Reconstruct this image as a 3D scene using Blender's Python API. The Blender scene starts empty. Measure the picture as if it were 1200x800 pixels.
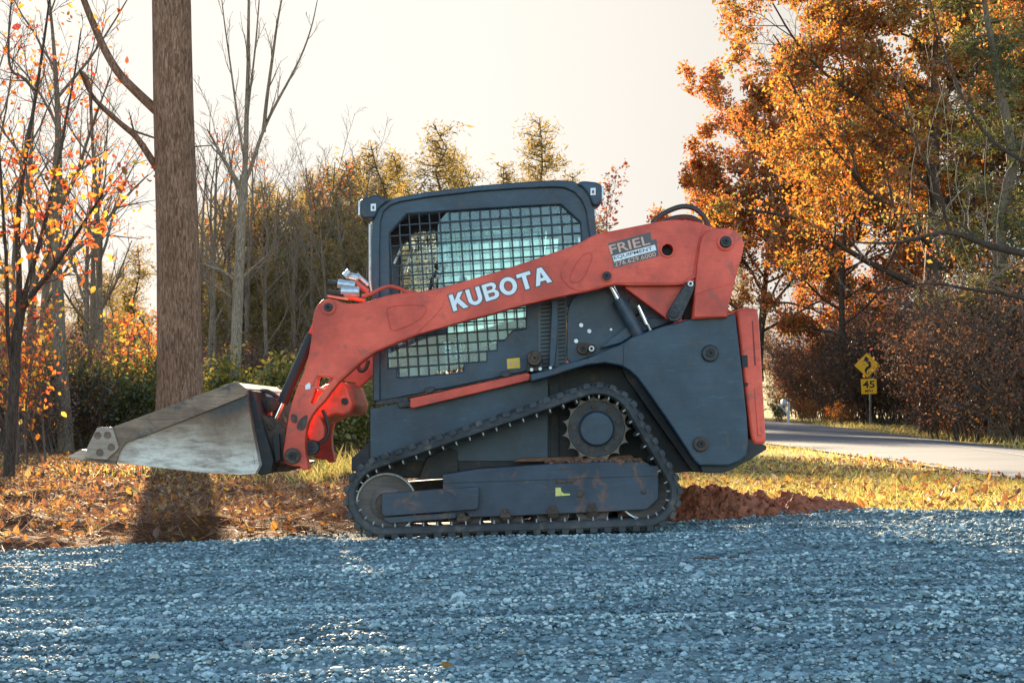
import bpy, bmesh, math, random
import numpy as np
from mathutils import Vector, Matrix
R = math.radians
rng = np.random.default_rng(7)
random.seed(7)
scene = bpy.context.scene
COL = scene.collection

# ------------------------------------------------------------------ camera / units
F = 1900.0          # focal length in photo pixels (1200 wide)
D = 9.5             # camera to the near track plane (m)
HC = 0.727          # camera height
HOR = 485.0         # horizon row
def W(px, py, Y):
    s = (D + Y) / F
    return ((px - 600) * s, HC - (py - HOR) * s)
def PX(pts, Y):
    return [W(a, b, Y) for a, b in pts]
def AT(px, d):      # ground plan position from photo column and depth
    return ((px - 600) * d / F, d - D)

def sstep(a, b, x):
    t = np.clip((x - a) / (b - a), 0, 1)
    return t * t * (3 - 2 * t)
_perm = np.random.default_rng(3).random((256, 256))
def vnoise(x, y):
    x = np.asarray(x, float); y = np.asarray(y, float)
    xi = np.floor(x).astype(int); yi = np.floor(y).astype(int)
    fx = x - xi; fy = y - yi
    fx = fx * fx * (3 - 2 * fx); fy = fy * fy * (3 - 2 * fy)
    g = lambda a, b: _perm[a & 255, b & 255]
    return ((g(xi, yi) * (1 - fx) + g(xi + 1, yi) * fx) * (1 - fy) +
            (g(xi, yi + 1) * (1 - fx) + g(xi + 1, yi + 1) * fx) * fy) - 0.5
def fbm(x, y, o=4):
    v = 0; a = 1.0
    for k in range(o):
        v = v + a * vnoise(x * 2 ** k + 17.3 * k, y * 2 ** k + 5.1 * k); a *= 0.5
    return v
def G(x, y):        # broad terrain height
    x = np.asarray(x, float); y = np.asarray(y, float)
    d = y + D
    z = 0.03 * np.clip(x, -4, 4) * (1 - sstep(2.0, 11.0, y))
    z = z + np.clip(d - 52, 0, 58) * 0.0115
    z = z + np.clip(d - 112, 0, 400) * 0.036
    return z
def p2g(px, py):    # photo pixel -> terrain point
    lo, hi = 2.0, 400.0
    for d in np.arange(3, 400, 0.05):
        x = (px - 600) * d / F; z = HC - (py - HOR) * d / F
        if z <= G(x, d - D):
            return (x, d - D)
    return (x, d - D)

# ------------------------------------------------------------------ mesh builder
class MB:
    def __init__(s): s.v = []; s.f = []; s.n = 0
    def add(s, v, f, mat=0, smooth=False):
        v = np.asarray(v, float).reshape(-1, 3)
        if isinstance(f, np.ndarray): fl = [(f + s.n, mat, smooth)]
        else:
            by = {}
            for q in f: by.setdefault(len(q), []).append(q)
            fl = [(np.asarray(q) + s.n, mat, smooth) for q in by.values()]
        s.v.append(v); s.f += fl; s.n += len(v); return s
    def box(s, c, size, mat=0, rot=None):
        c = np.asarray(c, float); h = np.asarray(size, float) / 2
        v = np.array([[x, y, z] for x in (-1, 1) for y in (-1, 1) for z in (-1, 1)]) * h
        if rot is not None: v = v @ np.array(rot).T
        return s.add(v + c, np.array([[0, 1, 3, 2], [4, 6, 7, 5], [0, 4, 5, 1], [2, 3, 7, 6], [0, 2, 6, 4], [1, 5, 7, 3]]), mat)
    def tube(s, pts, rad, sides=8, mat=0, cap=True, smooth=True):
        pts = np.asarray(pts, float); n = len(pts)
        rad = np.broadcast_to(np.asarray(rad, float), (n,))
        t = np.gradient(pts, axis=0); t /= (np.linalg.norm(t, axis=1, keepdims=True) + 1e-12)
        m = np.abs(t.mean(0)); ref = np.zeros(3); ref[np.argmin(m)] = 1
        a = np.cross(t, ref); a /= (np.linalg.norm(a, axis=1, keepdims=True) + 1e-12)
        b = np.cross(t, a)
        th = np.arange(sides) * 2 * np.pi / sides
        ring = pts[:, None] + rad[:, None, None] * (a[:, None] * np.cos(th)[None, :, None] + b[:, None] * np.sin(th)[None, :, None])
        i = np.arange(n - 1)[:, None] * sides; j = np.arange(sides)[None]; k = (j + 1) % sides
        f = np.stack([i + j, i + k, i + sides + k, i + sides + j], -1).reshape(-1, 4)
        base = s.n
        s.add(ring.reshape(-1, 3), f, mat, smooth)
        if cap:
            s.f.append((np.array([list(range(sides))[::-1]]) + base, mat, False))
            s.f.append((np.array([list(range(sides))]) + base + (n - 1) * sides, mat, False))
        return s
    def lathe(s, cx, cz, prof, sides=40, mat=0, smooth=True):
        # prof: list of (Y, radius); surface of revolution round the Y axis
        prof = np.asarray(prof, float); n = len(prof); th = np.arange(sides) * 2 * np.pi / sides
        v = np.zeros((n, sides, 3))
        v[..., 0] = cx + prof[:, 1, None] * np.cos(th); v[..., 2] = cz + prof[:, 1, None] * np.sin(th); v[..., 1] = prof[:, 0, None]
        i = np.arange(n - 1)[:, None] * sides; j = np.arange(sides)[None]; k = (j + 1) % sides
        f = np.stack([i + j, i + k, i + sides + k, i + sides + j], -1).reshape(-1, 4)
        return s.add(v.reshape(-1, 3), f, mat, smooth)
    def prism(s, pts, y0, y1, mat=0):
        # convex-ish outline in X,Z extruded along Y
        n = len(pts); v = [(x, y0, z) for x, z in pts] + [(x, y1, z) for x, z in pts]
        f = [list(range(n)), list(range(n, 2 * n))[::-1]] + [[i, n + i, n + (i + 1) % n, (i + 1) % n] for i in range(n)]
        return s.add(v, f, mat)
    def mesh(s, name, mats, sharp=35):
        v = np.concatenate(s.v) if s.v else np.zeros((0, 3))
        me = bpy.data.meshes.new(name)
        me.vertices.add(len(v)); me.vertices.foreach_set('co', v.ravel())
        tot = np.concatenate([np.full(len(f), f.shape[1]) for f, _, _ in s.f])
        loops = np.concatenate([f.ravel() for f, _, _ in s.f])
        me.loops.add(len(loops)); me.loops.foreach_set('vertex_index', loops.astype(np.int32))
        me.polygons.add(len(tot))
        st = np.concatenate([[0], np.cumsum(tot)[:-1]])
        me.polygons.foreach_set('loop_start', st.astype(np.int32))
        try: me.polygons.foreach_set('loop_total', tot.astype(np.int32))
        except Exception: pass
        me.polygons.foreach_set('material_index', np.concatenate([np.full(len(f), m) for f, m, _ in s.f]).astype(np.int32))
        sm = np.concatenate([np.full(len(f), b) for f, _, b in s.f])
        me.polygons.foreach_set('use_smooth', sm)
        me.update(calc_edges=True)
        if sm.any() and sharp and len(v) < 60000: me.set_sharp_from_angle(angle=R(sharp))
        for m in mats: me.materials.append(m)
        return me

def chaikin(p, q=0.25, it=2):
    p = [np.array(a, float) for a in p]
    for _ in range(it):
        o = []
        for i in range(len(p)):
            a, b = p[i], p[(i + 1) % len(p)]
            o += [a + (b - a) * q, b - (b - a) * q]
        p = o
    return [tuple(a) for a in p]

def curve_mesh(loops, thick, bev, offset=0.0, bevres=2):
    cu = bpy.data.curves.new('outline', 'CURVE'); cu.dimensions = '2D'; cu.fill_mode = 'BOTH'
    for lp in loops:
        sp = cu.splines.new('POLY'); sp.points.add(len(lp) - 1)
        for i, (x, y) in enumerate(lp): sp.points[i].co = (x, y, 0, 1)
        sp.use_cyclic_u = True
    cu.bevel_depth = bev; cu.bevel_resolution = bevres
    cu.extrude = max(thick / 2 - bev, 0.0); cu.offset = offset - bev
    ob = bpy.data.objects.new('outline', cu); COL.objects.link(ob)
    me = bpy.data.meshes.new_from_object(ob)
    bpy.data.objects.remove(ob); bpy.data.curves.remove(cu)
    return me
def take(me):
    v = np.zeros(len(me.vertices) * 3); me.vertices.foreach_get('co', v)
    f = [list(p.vertices) for p in me.polygons]
    bpy.data.meshes.remove(me)
    return v.reshape(-1, 3), f
def plate_into(mb, outer, yface, thick, bev=0.004, holes=(), mat=0, offset=0.0, smooth=True):
    v, f = take(curve_mesh([outer] + list(holes), thick, bev, offset))
    if len(v) == 0: return mb
    w = np.stack([v[:, 0], yface + thick / 2 - v[:, 2], v[:, 1]], 1)
    return mb.add(w, f, mat, smooth)

def text_into(mb, txt, org, ang, width, height, yface, mat=0, thick=0.001, bold=0.0):
    cu = bpy.data.curves.new('lettering', 'FONT'); cu.body = txt; cu.size = 1; cu.offset = bold
    cu.extrude = 0.0; cu.resolution_u = 3
    ob = bpy.data.objects.new('lettering', cu); COL.objects.link(ob)
    me = bpy.data.meshes.new_from_object(ob); bpy.data.objects.remove(ob); bpy.data.curves.remove(cu)
    v, f = take(me)
    mn = v.min(0); mx = v.max(0)
    u = (v[:, 0] - mn[0]) / (mx[0] - mn[0]) * width; q = (v[:, 1] - mn[1]) / (mx[1] - mn[1]) * height
    c, s_ = math.cos(ang), math.sin(ang)
    w = np.stack([org[0] + u * c - q * s_, np.full(len(u), yface), org[1] + u * s_ + q * c], 1)
    return mb.add(w, f, mat, False)

# ------------------------------------------------------------------ scene objects
def tag(o, label=None, cat=None, group=None, kind=None):
    if label: o['label'] = label
    if cat: o['category'] = cat
    if group: o['group'] = group
    if kind: o['kind'] = kind
    return o
def empty(name, loc, label, cat, group=None, rz=0):
    o = bpy.data.objects.new(name, None); COL.objects.link(o); o.location = loc; o.rotation_euler = (0, 0, rz)
    o.empty_display_size = 0.2
    return tag(o, label, cat, group)
def link(name, me, parent=None, loc=(0, 0, 0)):
    o = bpy.data.objects.new(name, me); COL.objects.link(o); o.location = loc
    if parent: o.parent = parent
    return o
def copy_tree(root, loc, rz=0.0, sc=1.0, label=None):
    r = root.copy(); COL.objects.link(r); r.location = loc; r.rotation_euler = (0, 0, rz)
    r.scale = (sc, sc, sc) if not isinstance(sc, tuple) else sc
    if label: r['label'] = label
    for ch in root.children:
        c = ch.copy(); COL.objects.link(c); c.parent = r
        for g in ch.children:
            k = g.copy(); COL.objects.link(k); k.parent = c
    return r

# ------------------------------------------------------------------ materials
def mat(name):
    m = bpy.data.materials.new(name); m.use_nodes = True
    nt = m.node_tree; nt.nodes.clear()
    out = nt.nodes.new('ShaderNodeOutputMaterial')
    return m, nt, out
def nd(nt, t, **kw):
    n = nt.nodes.new(t)
    for k, v in kw.items():
        if k.startswith('i_'):
            key = k[2:]
            key = int(key) if key.isdigit() else key.replace('_', ' ')
            n.inputs[key].default_value = v
        else: setattr(n, k, v)
    return n
def ramp(nt, stops, fac=None, interp='LINEAR'):
    r = nt.nodes.new('ShaderNodeValToRGB'); r.color_ramp.interpolation = interp
    e = r.color_ramp.elements
    while len(e) < len(stops): e.new(0.5)
    for i, (p, c) in enumerate(stops):
        e[i].position = p; e[i].color = (*c, 1) if len(c) == 3 else c
    if fac is not None: nt.links.new(fac, r.inputs[0])
    return r
def noise(nt, scale, detail=4, rough=0.55, vec=None, dist=0.0):
    n = nt.nodes.new('ShaderNodeTexNoise'); n.inputs['Scale'].default_value = scale
    n.inputs['Detail'].default_value = detail; n.inputs['Roughness'].default_value = rough; n.inputs['Distortion'].default_value = dist
    if vec is not None: nt.links.new(vec, n.inputs['Vector'])
    return n
def mixc(nt, fac, a, b):
    m = nt.nodes.new('ShaderNodeMix'); m.data_type = 'RGBA'
    for s, v in (('Factor', fac), ('A', a), ('B', b)):
        k = {'Factor': 0, 'A': 6, 'B': 7}[s]
        if hasattr(v, 'links') or hasattr(v, 'is_linked'): nt.links.new(v, m.inputs[k])
        else: m.inputs[k].default_value = v if s == 'Factor' else (*v, 1)
    return m.outputs[2]
def coord(nt, scale=(1, 1, 1)):
    t = nt.nodes.new('ShaderNodeTexCoord')
    if scale == (1, 1, 1): return t.outputs['Object']
    mp = nt.nodes.new('ShaderNodeMapping'); mp.inputs['Scale'].default_value = scale
    nt.links.new(t.outputs['Object'], mp.inputs[0]); return mp.outputs[0]
def bump(nt, h, strength, dist=0.01):
    b = nt.nodes.new('ShaderNodeBump'); b.inputs['Strength'].default_value = strength; b.inputs['Distance'].default_value = dist
    nt.links.new(h, b.inputs['Height']); return b.outputs[0]

def paint(name, c1, c2, dirt=(0.16, 0.10, 0.06), dirt_amt=0.5, rough=0.5, scr=0.3, lowdust=0.0, metal=0.0, streak=0.5, edge=0.0, edgec=(0.16, 0.09, 0.06)):
    m, nt, out = mat(name)
    co = coord(nt)
    n1 = noise(nt, 3.2, 5, 0.6, co)
    r1 = ramp(nt, [(0.36, tuple(x * .8 for x in c1)), (0.5, tuple((x + y) / 2 for x, y in zip(c1, c2))), (0.64, tuple(y * 1.15 for y in c2))], n1.outputs[0])
    n2 = noise(nt, 9, 8, 0.68, co, 0.6)
    r2 = ramp(nt, [(0.54, (0, 0, 0)), (0.66, (dirt_amt,) * 3)], n2.outputs[0])
    c = mixc(nt, r2.outputs[0], r1.outputs[0], dirt)
    # fine scuffs
    n3 = noise(nt, 26, 6, 0.75, coord(nt, (0.5, 1, 2.2)), 0.4)
    r3 = ramp(nt, [(0.58, (0, 0, 0)), (0.72, (scr,) * 3)], n3.outputs[0])
    c = mixc(nt, r3.outputs[0], c, tuple(min(1, x * 1.7 + 0.05) for x in c2))
    n4 = noise(nt, 5.0, 8, 0.72, coord(nt, (1.2, 1, 14)), 0.8)
    r4 = ramp(nt, [(0.40, (0.62, 0.62, 0.62)), (0.52, (1, 1, 1)), (0.64, (1.45, 1.42, 1.38))], n4.outputs[0])
    m4 = nd(nt, 'ShaderNodeMix', data_type='RGBA', blend_type='MULTIPLY'); m4.inputs[0].default_value = streak
    nt.links.new(c, m4.inputs[6]); nt.links.new(r4.outputs[0], m4.inputs[7]); c = m4.outputs[2]
    if edge > 0:
        ge = nt.nodes.new('ShaderNodeNewGeometry')
        re_ = nd(nt, 'ShaderNodeMapRange', i_1=0.56, i_2=0.68, i_4=edge); nt.links.new(ge.outputs['Pointiness'], re_.inputs[0])
        me_ = nd(nt, 'ShaderNodeMath', operation='MULTIPLY'); nt.links.new(re_.outputs[0], me_.inputs[0])
        rn_ = ramp(nt, [(0.42, (0, 0, 0)), (0.58, (1, 1, 1))], n2.outputs[0]); nt.links.new(rn_.outputs[0], me_.inputs[1])
        c = mixc(nt, me_.outputs[0], c, edgec)
    if lowdust > 0:
        sx = nt.nodes.new('ShaderNodeSeparateXYZ'); g = nt.nodes.new('ShaderNodeNewGeometry')
        nt.links.new(g.outputs['Position'], sx.inputs[0])
        mr = nd(nt, 'ShaderNodeMapRange', i_1=0.75, i_2=0.1, i_3=0.0, i_4=lowdust)
        nt.links.new(sx.outputs[2], mr.inputs[0])
        mu = nd(nt, 'ShaderNodeMath', operation='MULTIPLY'); nt.links.new(mr.outputs[0], mu.inputs[0]); nt.links.new(n1.outputs[0], mu.inputs[1])
        c = mixc(nt, mu.outputs[0], c, dirt)
    p = nd(nt, 'ShaderNodeBsdfPrincipled', i_Metallic=metal)
    nt.links.new(c, p.inputs['Base Color'])
    rr = nd(nt, 'ShaderNodeMapRange', i_3=rough - 0.12, i_4=rough + 0.2); nt.links.new(n2.outputs[0], rr.inputs[0]); nt.links.new(rr.outputs[0], p.inputs['Roughness'])
    nt.links.new(bump(nt, n2.outputs[0], 0.12, 0.004), p.inputs['Normal'])
    nt.links.new(p.outputs[0], out.inputs[0])
    return m
def simple(name, c, rough=0.6, metal=0.0, var=0.25, scale=30, bmp=0.15):
    m, nt, out = mat(name); co = coord(nt)
    n = noise(nt, scale, 5, 0.6, co)
    r = ramp(nt, [(0.3, tuple(x * (1 - var) for x in c)), (0.7, tuple(min(1, x * (1 + var)) for x in c))], n.outputs[0])
    p = nd(nt, 'ShaderNodeBsdfPrincipled', i_Metallic=metal, i_Roughness=rough)
    nt.links.new(r.outputs[0], p.inputs['Base Color'])
    if bmp: nt.links.new(bump(nt, n.outputs[0], bmp, 0.005), p.inputs['Normal'])
    nt.links.new(p.outputs[0], out.inputs[0]); return m
def leafmat(name, stops, trans=0.5, rough=0.6):
    m, nt, out = mat(name)
    g = nt.nodes.new('ShaderNodeNewGeometry')
    r = ramp(nt, stops, g.outputs['Random Per Island'])
    d = nd(nt, 'ShaderNodeBsdfDiffuse'); t = nd(nt, 'ShaderNodeBsdfTranslucent')
    nt.links.new(r.outputs[0], d.inputs[0]); nt.links.new(r.outputs[0], t.inputs[0])
    mx = nd(nt, 'ShaderNodeMixShader', i_0=trans); nt.links.new(d.outputs[0], mx.inputs[1]); nt.links.new(t.outputs[0], mx.inputs[2])
    gl = nd(nt, 'ShaderNodeBsdfGlossy', i_Roughness=0.45); gl.inputs[0].default_value = (0.9, 0.9, 0.9, 1)
    m2 = nd(nt, 'ShaderNodeMixShader', i_0=0.04); nt.links.new(mx.outputs[0], m2.inputs[1]); nt.links.new(gl.outputs[0], m2.inputs[2])
    nt.links.new(m2.outputs[0], out.inputs[0]); return m
def barkmat(name, c1, c2, sc=1.0):
    m, nt, out = mat(name)
    n = noise(nt, 1.0, 7, 0.7, coord(nt, (44 * sc, 44 * sc, 7.0 * sc)), 1.1)
    n2 = noise(nt, 1.0, 4, 0.6, coord(nt, (2.0, 2.0, 0.9)))
    r = ramp(nt, [(0.36, tuple(x * 0.38 for x in c1)), (0.48, c1), (0.62, c2)], n.outputs[0])
    r2 = ramp(nt, [(0.35, (0.78, 0.76, 0.74)), (0.65, (1.1, 1.1, 1.1))], n2.outputs[0])
    mu = nd(nt, 'ShaderNodeMix', data_type='RGBA', blend_type='MULTIPLY'); mu.inputs[0].default_value = 1
    nt.links.new(r.outputs[0], mu.inputs[6]); nt.links.new(r2.outputs[0], mu.inputs[7])
    p = nd(nt, 'ShaderNodeBsdfPrincipled', i_Roughness=0.9); p.inputs['Specular IOR Level'].default_value = 0.2
    nt.links.new(mu.outputs[2], p.inputs['Base Color'])
    nt.links.new(bump(nt, n.outputs[0], 0.9, 0.03), p.inputs['Normal'])
    nt.links.new(p.outputs[0], out.inputs[0]); return m

M = {}
M['red'] = paint('red paint', (0.60, 0.050, 0.022), (0.70, 0.082, 0.042), dirt=(0.22, 0.07, 0.05), dirt_amt=0.6, rough=0.42, scr=0.3, streak=0.12, edge=0.5, edgec=(0.30, 0.12, 0.09))
M['blue'] = paint('slate paint', (0.010, 0.027, 0.046), (0.020, 0.044, 0.068), dirt=(0.085, 0.065, 0.05), dirt_amt=0.5, rough=0.42, scr=0.5, lowdust=0.2, streak=0.25, edge=0.9)
M['blue2'] = paint('slate track frame paint', (0.009, 0.028, 0.050), (0.018, 0.045, 0.072), dirt=(0.14, 0.070, 0.045), dirt_amt=0.95, rough=0.5, scr=0.25, lowdust=0.35, streak=0.3, edge=1.0)
M['dark'] = paint('dark underbody', (0.011, 0.012, 0.013), (0.02, 0.022, 0.024), dirt=(0.10, 0.06, 0.035), dirt_amt=0.6, rough=0.65, lowdust=0.4)
M['rubber'] = paint('track rubber', (0.020, 0.021, 0.023), (0.042, 0.044, 0.047), dirt=(0.13, 0.105, 0.085), dirt_amt=0.8, rough=0.75, scr=0.3, lowdust=0.3)
M['steel'] = simple('worn steel', (0.42, 0.42, 0.41), 0.35, 0.9)
M['chrome'] = simple('chrome rod', (0.75, 0.75, 0.75), 0.12, 1.0, 0.05, bmp=0)
M['rust'] = simple('rusty steel', (0.085, 0.055, 0.04), 0.75, 0.3, 0.5, 40, 0.3)
M['darkpin'] = simple('dark pin steel', (0.035, 0.035, 0.037), 0.5, 0.4, 0.5, 40, 0.2)
M['idler'] = paint('idler cast steel', (0.075, 0.056, 0.046), (0.115, 0.088, 0.073), dirt=(0.13, 0.08, 0.05), dirt_amt=0.6, rough=0.6)
M['rim'] = simple('polished rim', (0.46, 0.42, 0.36), 0.4, 0.6)
M['tooth'] = simple('worn sprocket edge', (0.13, 0.10, 0.078), 0.5, 0.5)
M['lugtip'] = simple('worn lug tip', (0.24, 0.24, 0.24), 0.45, 0.7)
M['black'] = simple('black', (0.010, 0.010, 0.011), 0.6)
M['hose'] = simple('hydraulic hose', (0.022, 0.021, 0.018), 0.5)
M['white'] = simple('white decal', (0.74, 0.74, 0.75), 0.4, 0, 0.06)
M['tan'] = simple('faded orange decal', (0.66, 0.36, 0.26), 0.5, 0, 0.1)
M['greydecal'] = simple('dark grey decal', (0.075, 0.07, 0.075), 0.45, 0, 0.1)
M['yellow'] = simple('yellow sticker', (0.72, 0.46, 0.03), 0.5, 0, 0.1)
M['paleyellow'] = simple('pale yellow sticker', (0.62, 0.55, 0.14), 0.5, 0, 0.3, 120)
M['fitting'] = simple('grey hydraulic fitting', (0.48, 0.50, 0.52), 0.35, 0.5)
M['grille'] = simple('grille paint', (0.022, 0.036, 0.048), .5, 0, .2, 20, .05)
M['louvre'] = simple('louvre paint', (0.055, 0.072, 0.088), .45, 0, .2, 20, .05)
M['sprk'] = simple('greasy sprocket steel', (0.03, 0.028, 0.03), .5, .3, .5, 30, .2)
M['seat'] = simple('seat vinyl', (0.09, 0.095, 0.10), 0.6)
M['cabin'] = simple('cab lining', (0.30, 0.32, 0.33), 0.7)

def bucketmat():
    m, nt, out = mat('bucket steel'); co = coord(nt)
    n1 = noise(nt, 2.6, 6, 0.62, co, 0.5); n2 = noise(nt, 22, 6, 0.7, coord(nt, (0.35, 1, 1.6)), 0.4); n3 = noise(nt, 55, 3, 0.6, co)
    sx = nt.nodes.new('ShaderNodeSeparateXYZ'); g = nt.nodes.new('ShaderNodeNewGeometry'); nt.links.new(g.outputs['Position'], sx.inputs[0])
    mr = nd(nt, 'ShaderNodeMapRange', i_1=0.40, i_2=0.80, i_3=0.75, i_4=-0.05); nt.links.new(sx.outputs[2], mr.inputs[0])
    ad = nd(nt, 'ShaderNodeMath', operation='MULTIPLY_ADD', i_1=0.9, i_2=-0.40); nt.links.new(n1.outputs[0], ad.inputs[0])
    a2 = nd(nt, 'ShaderNodeMath', operation='ADD'); nt.links.new(mr.outputs[0], a2.inputs[0]); nt.links.new(ad.outputs[0], a2.inputs[1])
    r = ramp(nt, [(0.05, (0.040, 0.038, 0.038)), (0.2, (0.15, 0.088, 0.052)), (0.40, (0.31, 0.225, 0.16)), (0.76, (0.66, 0.58, 0.50))], a2.outputs[0])
    r2 = ramp(nt, [(0.45, (0, 0, 0)), (0.7, (0.8, 0.8, 0.8))], n2.outputs[0])
    c = mixc(nt, r2.outputs[0], r.outputs[0], (0.13, 0.075, 0.048))
    r3 = ramp(nt, [(0.62, (0, 0, 0)), (0.75, (0.5, 0.5, 0.5))], n3.outputs[0])
    c = mixc(nt, r3.outputs[0], c, (0.08, 0.04, 0.03))
    p = nd(nt, 'ShaderNodeBsdfPrincipled', i_Metallic=0.25, i_Roughness=0.55); nt.links.new(c, p.inputs['Base Color'])
    nt.links.new(bump(nt, n2.outputs[0], 0.15, 0.004), p.inputs['Normal']); nt.links.new(p.outputs[0], out.inputs[0]); return m
M['bucket'] = bucketmat()
M['lip'] = paint('bucket lip steel', (0.15, 0.085, 0.050), (0.25, 0.155, 0.098), dirt=(0.035, 0.04, 0.045), dirt_amt=0.9, rough=0.55, scr=0.6, streak=0.8)
M['pad'] = paint('wear pad steel', (0.34, 0.235, 0.17), (0.50, 0.385, 0.30), dirt=(0.20, 0.10, 0.06), dirt_amt=0.9, rough=0.5)

def glassmat(name, tint, d0, d1):
    m, nt, out = mat(name)
    n = noise(nt, 4, 4, 0.6, coord(nt))
    t = nd(nt, 'ShaderNodeBsdfTransparent'); t.inputs[0].default_value = (*tint, 1)
    tl = nd(nt, 'ShaderNodeBsdfTranslucent'); tl.inputs[0].default_value = (0.56, 0.78, 0.88, 1)
    gl = nd(nt, 'ShaderNodeBsdfGlossy', i_Roughness=0.04)
    df = nd(nt, 'ShaderNodeBsdfDiffuse'); df.inputs[0].default_value = (0.34, 0.54, 0.62, 1)
    a = nd(nt, 'ShaderNodeMixShader', i_0=0.5); nt.links.new(tl.outputs[0], a.inputs[1]); nt.links.new(df.outputs[0], a.inputs[2])
    mr = nd(nt, 'ShaderNodeMapRange', i_1=0.3, i_2=0.7, i_3=d0, i_4=d1); nt.links.new(n.outputs[0], mr.inputs[0])
    b = nd(nt, 'ShaderNodeMixShader'); nt.links.new(mr.outputs[0], b.inputs[0]); nt.links.new(t.outputs[0], b.inputs[1]); nt.links.new(a.outputs[0], b.inputs[2])
    fr = nd(nt, 'ShaderNodeFresnel', i_IOR=1.5)
    c = nd(nt, 'ShaderNodeMixShader'); nt.links.new(fr.outputs[0], c.inputs[0]); nt.links.new(b.outputs[0], c.inputs[1]); nt.links.new(gl.outputs[0], c.inputs[2])
    nt.links.new(c.outputs[0], out.inputs[0]); return m
M['glass'] = glassmat('dusty tinted glass', (0.56, 0.84, 0.95), 0.10, 0.42)
M['glass2'] = glassmat('clear glass', (0.86, 0.95, 0.95), 0.0, 0.05)
M['bark'] = barkmat('tulip bark', (0.21, 0.108, 0.062), (0.40, 0.235, 0.15))
M['barkgrey'] = barkmat('grey bark', (0.17, 0.12, 0.08), (0.32, 0.245, 0.17), 1.3)
M['barkpale'] = barkmat('pale bark', (0.24, 0.18, 0.12), (0.42, 0.33, 0.24), 1.3)
M['barkdark'] = barkmat('dark bark', (0.075, 0.05, 0.036), (0.14, 0.10, 0.075), 1.5)
M['twig'] = simple('brown twigs', (0.095, 0.062, 0.042), 0.85, 0, 0.4, 6, 0)
M['twiggrey'] = simple('grey twigs', (0.17, 0.115, 0.075), 0.85, 0, 0.4, 6, 0)
M['vine'] = simple('pale vine', (0.36, 0.29, 0.20), 0.85, 0, 0.3, 6, 0)
M['l_oak'] = leafmat('oak leaves', [(0, (0.22, 0.05, 0.02)), (0.25, (0.40, 0.11, 0.02)), (0.5, (0.52, 0.19, 0.022)), (0.66, (0.46, 0.25, 0.035)), (0.82, (0.26, 0.20, 0.04)), (0.92, (0.16, 0.16, 0.035)), (1, (0.14, 0.08, 0.035))], 0.5)
M['l_oakred'] = leafmat('rust red oak leaves', [(0, (0.26, 0.055, 0.025)), (0.35, (0.44, 0.11, 0.03)), (0.65, (0.54, 0.20, 0.025)), (0.85, (0.38, 0.22, 0.035)), (1, (0.16, 0.13, 0.035))], 0.5)
M['l_oakbrown'] = leafmat('rusty brown leaves', [(0, (0.13, 0.06, 0.03)), (0.4, (0.26, 0.12, 0.03)), (0.7, (0.40, 0.20, 0.03)), (1, (0.22, 0.19, 0.05))], 0.5)
M['l_red'] = leafmat('red leaves', [(0, (0.30, 0.03, 0.015)), (0.4, (0.42, 0.09, 0.02)), (0.8, (0.50, 0.20, 0.03)), (1, (0.24, 0.11, 0.05))], 0.5)
M['l_orange'] = leafmat('orange and yellow leaves', [(0, (0.30, 0.035, 0.02)), (0.35, (0.46, 0.10, 0.02)), (0.65, (0.52, 0.20, 0.02)), (0.88, (0.54, 0.33, 0.03)), (1, (0.16, 0.14, 0.03))], 0.55)
M['l_pine'] = leafmat('pine needles', [(0, (0.10, 0.078, 0.02)), (0.5, (0.20, 0.145, 0.032)), (1, (0.33, 0.205, 0.05))], 0.55)
M['l_cedar'] = leafmat('cedar needles', [(0, (0.05, 0.055, 0.014)), (0.6, (0.10, 0.10, 0.022)), (1, (0.20, 0.17, 0.03))], 0.45)
M['l_brown'] = leafmat('brown thicket leaves', [(0, (0.07, 0.04, 0.026)), (0.5, (0.125, 0.068, 0.040)), (0.8, (0.24, 0.095, 0.035)), (1, (0.36, 0.16, 0.035))], 0.4)
M['l_thred'] = leafmat('mixed red thicket leaves', [(0, (0.09, 0.045, 0.03)), (0.6, (0.15, 0.07, 0.04)), (0.85, (0.28, 0.06, 0.028)), (1, (0.34, 0.15, 0.03))], 0.4)
M['l_green'] = leafmat('dark green leaves', [(0, (0.035, 0.045, 0.012)), (0.6, (0.075, 0.085, 0.018)), (1, (0.20, 0.16, 0.03))], 0.45)
M['l_lime'] = leafmat('yellow green leaves', [(0, (0.09, 0.10, 0.02)), (0.6, (0.17, 0.155, 0.025)), (1, (0.36, 0.25, 0.03))], 0.5)
M['l_litter'] = leafmat('fallen leaves', [(0, (0.10, 0.04, 0.02)), (0.35, (0.23, 0.09, 0.032)), (0.65, (0.40, 0.17, 0.04)), (0.85, (0.50, 0.31, 0.05)), (0.95, (0.40, 0.30, 0.20)), (1, (0.22, 0.20, 0.04))], 0.45)
M['straw'] = leafmat('straw', [(0, (0.13, 0.055, 0.028)), (0.6, (0.25, 0.12, 0.06)), (1, (0.40, 0.25, 0.14))], 0.3)
M['grass'] = leafmat('dry grass', [(0, (0.26, 0.22, 0.04)), (0.4, (0.50, 0.39, 0.10)), (0.8, (0.62, 0.49, 0.17)), (1, (0.17, 0.21, 0.035))], 0.55)
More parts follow.
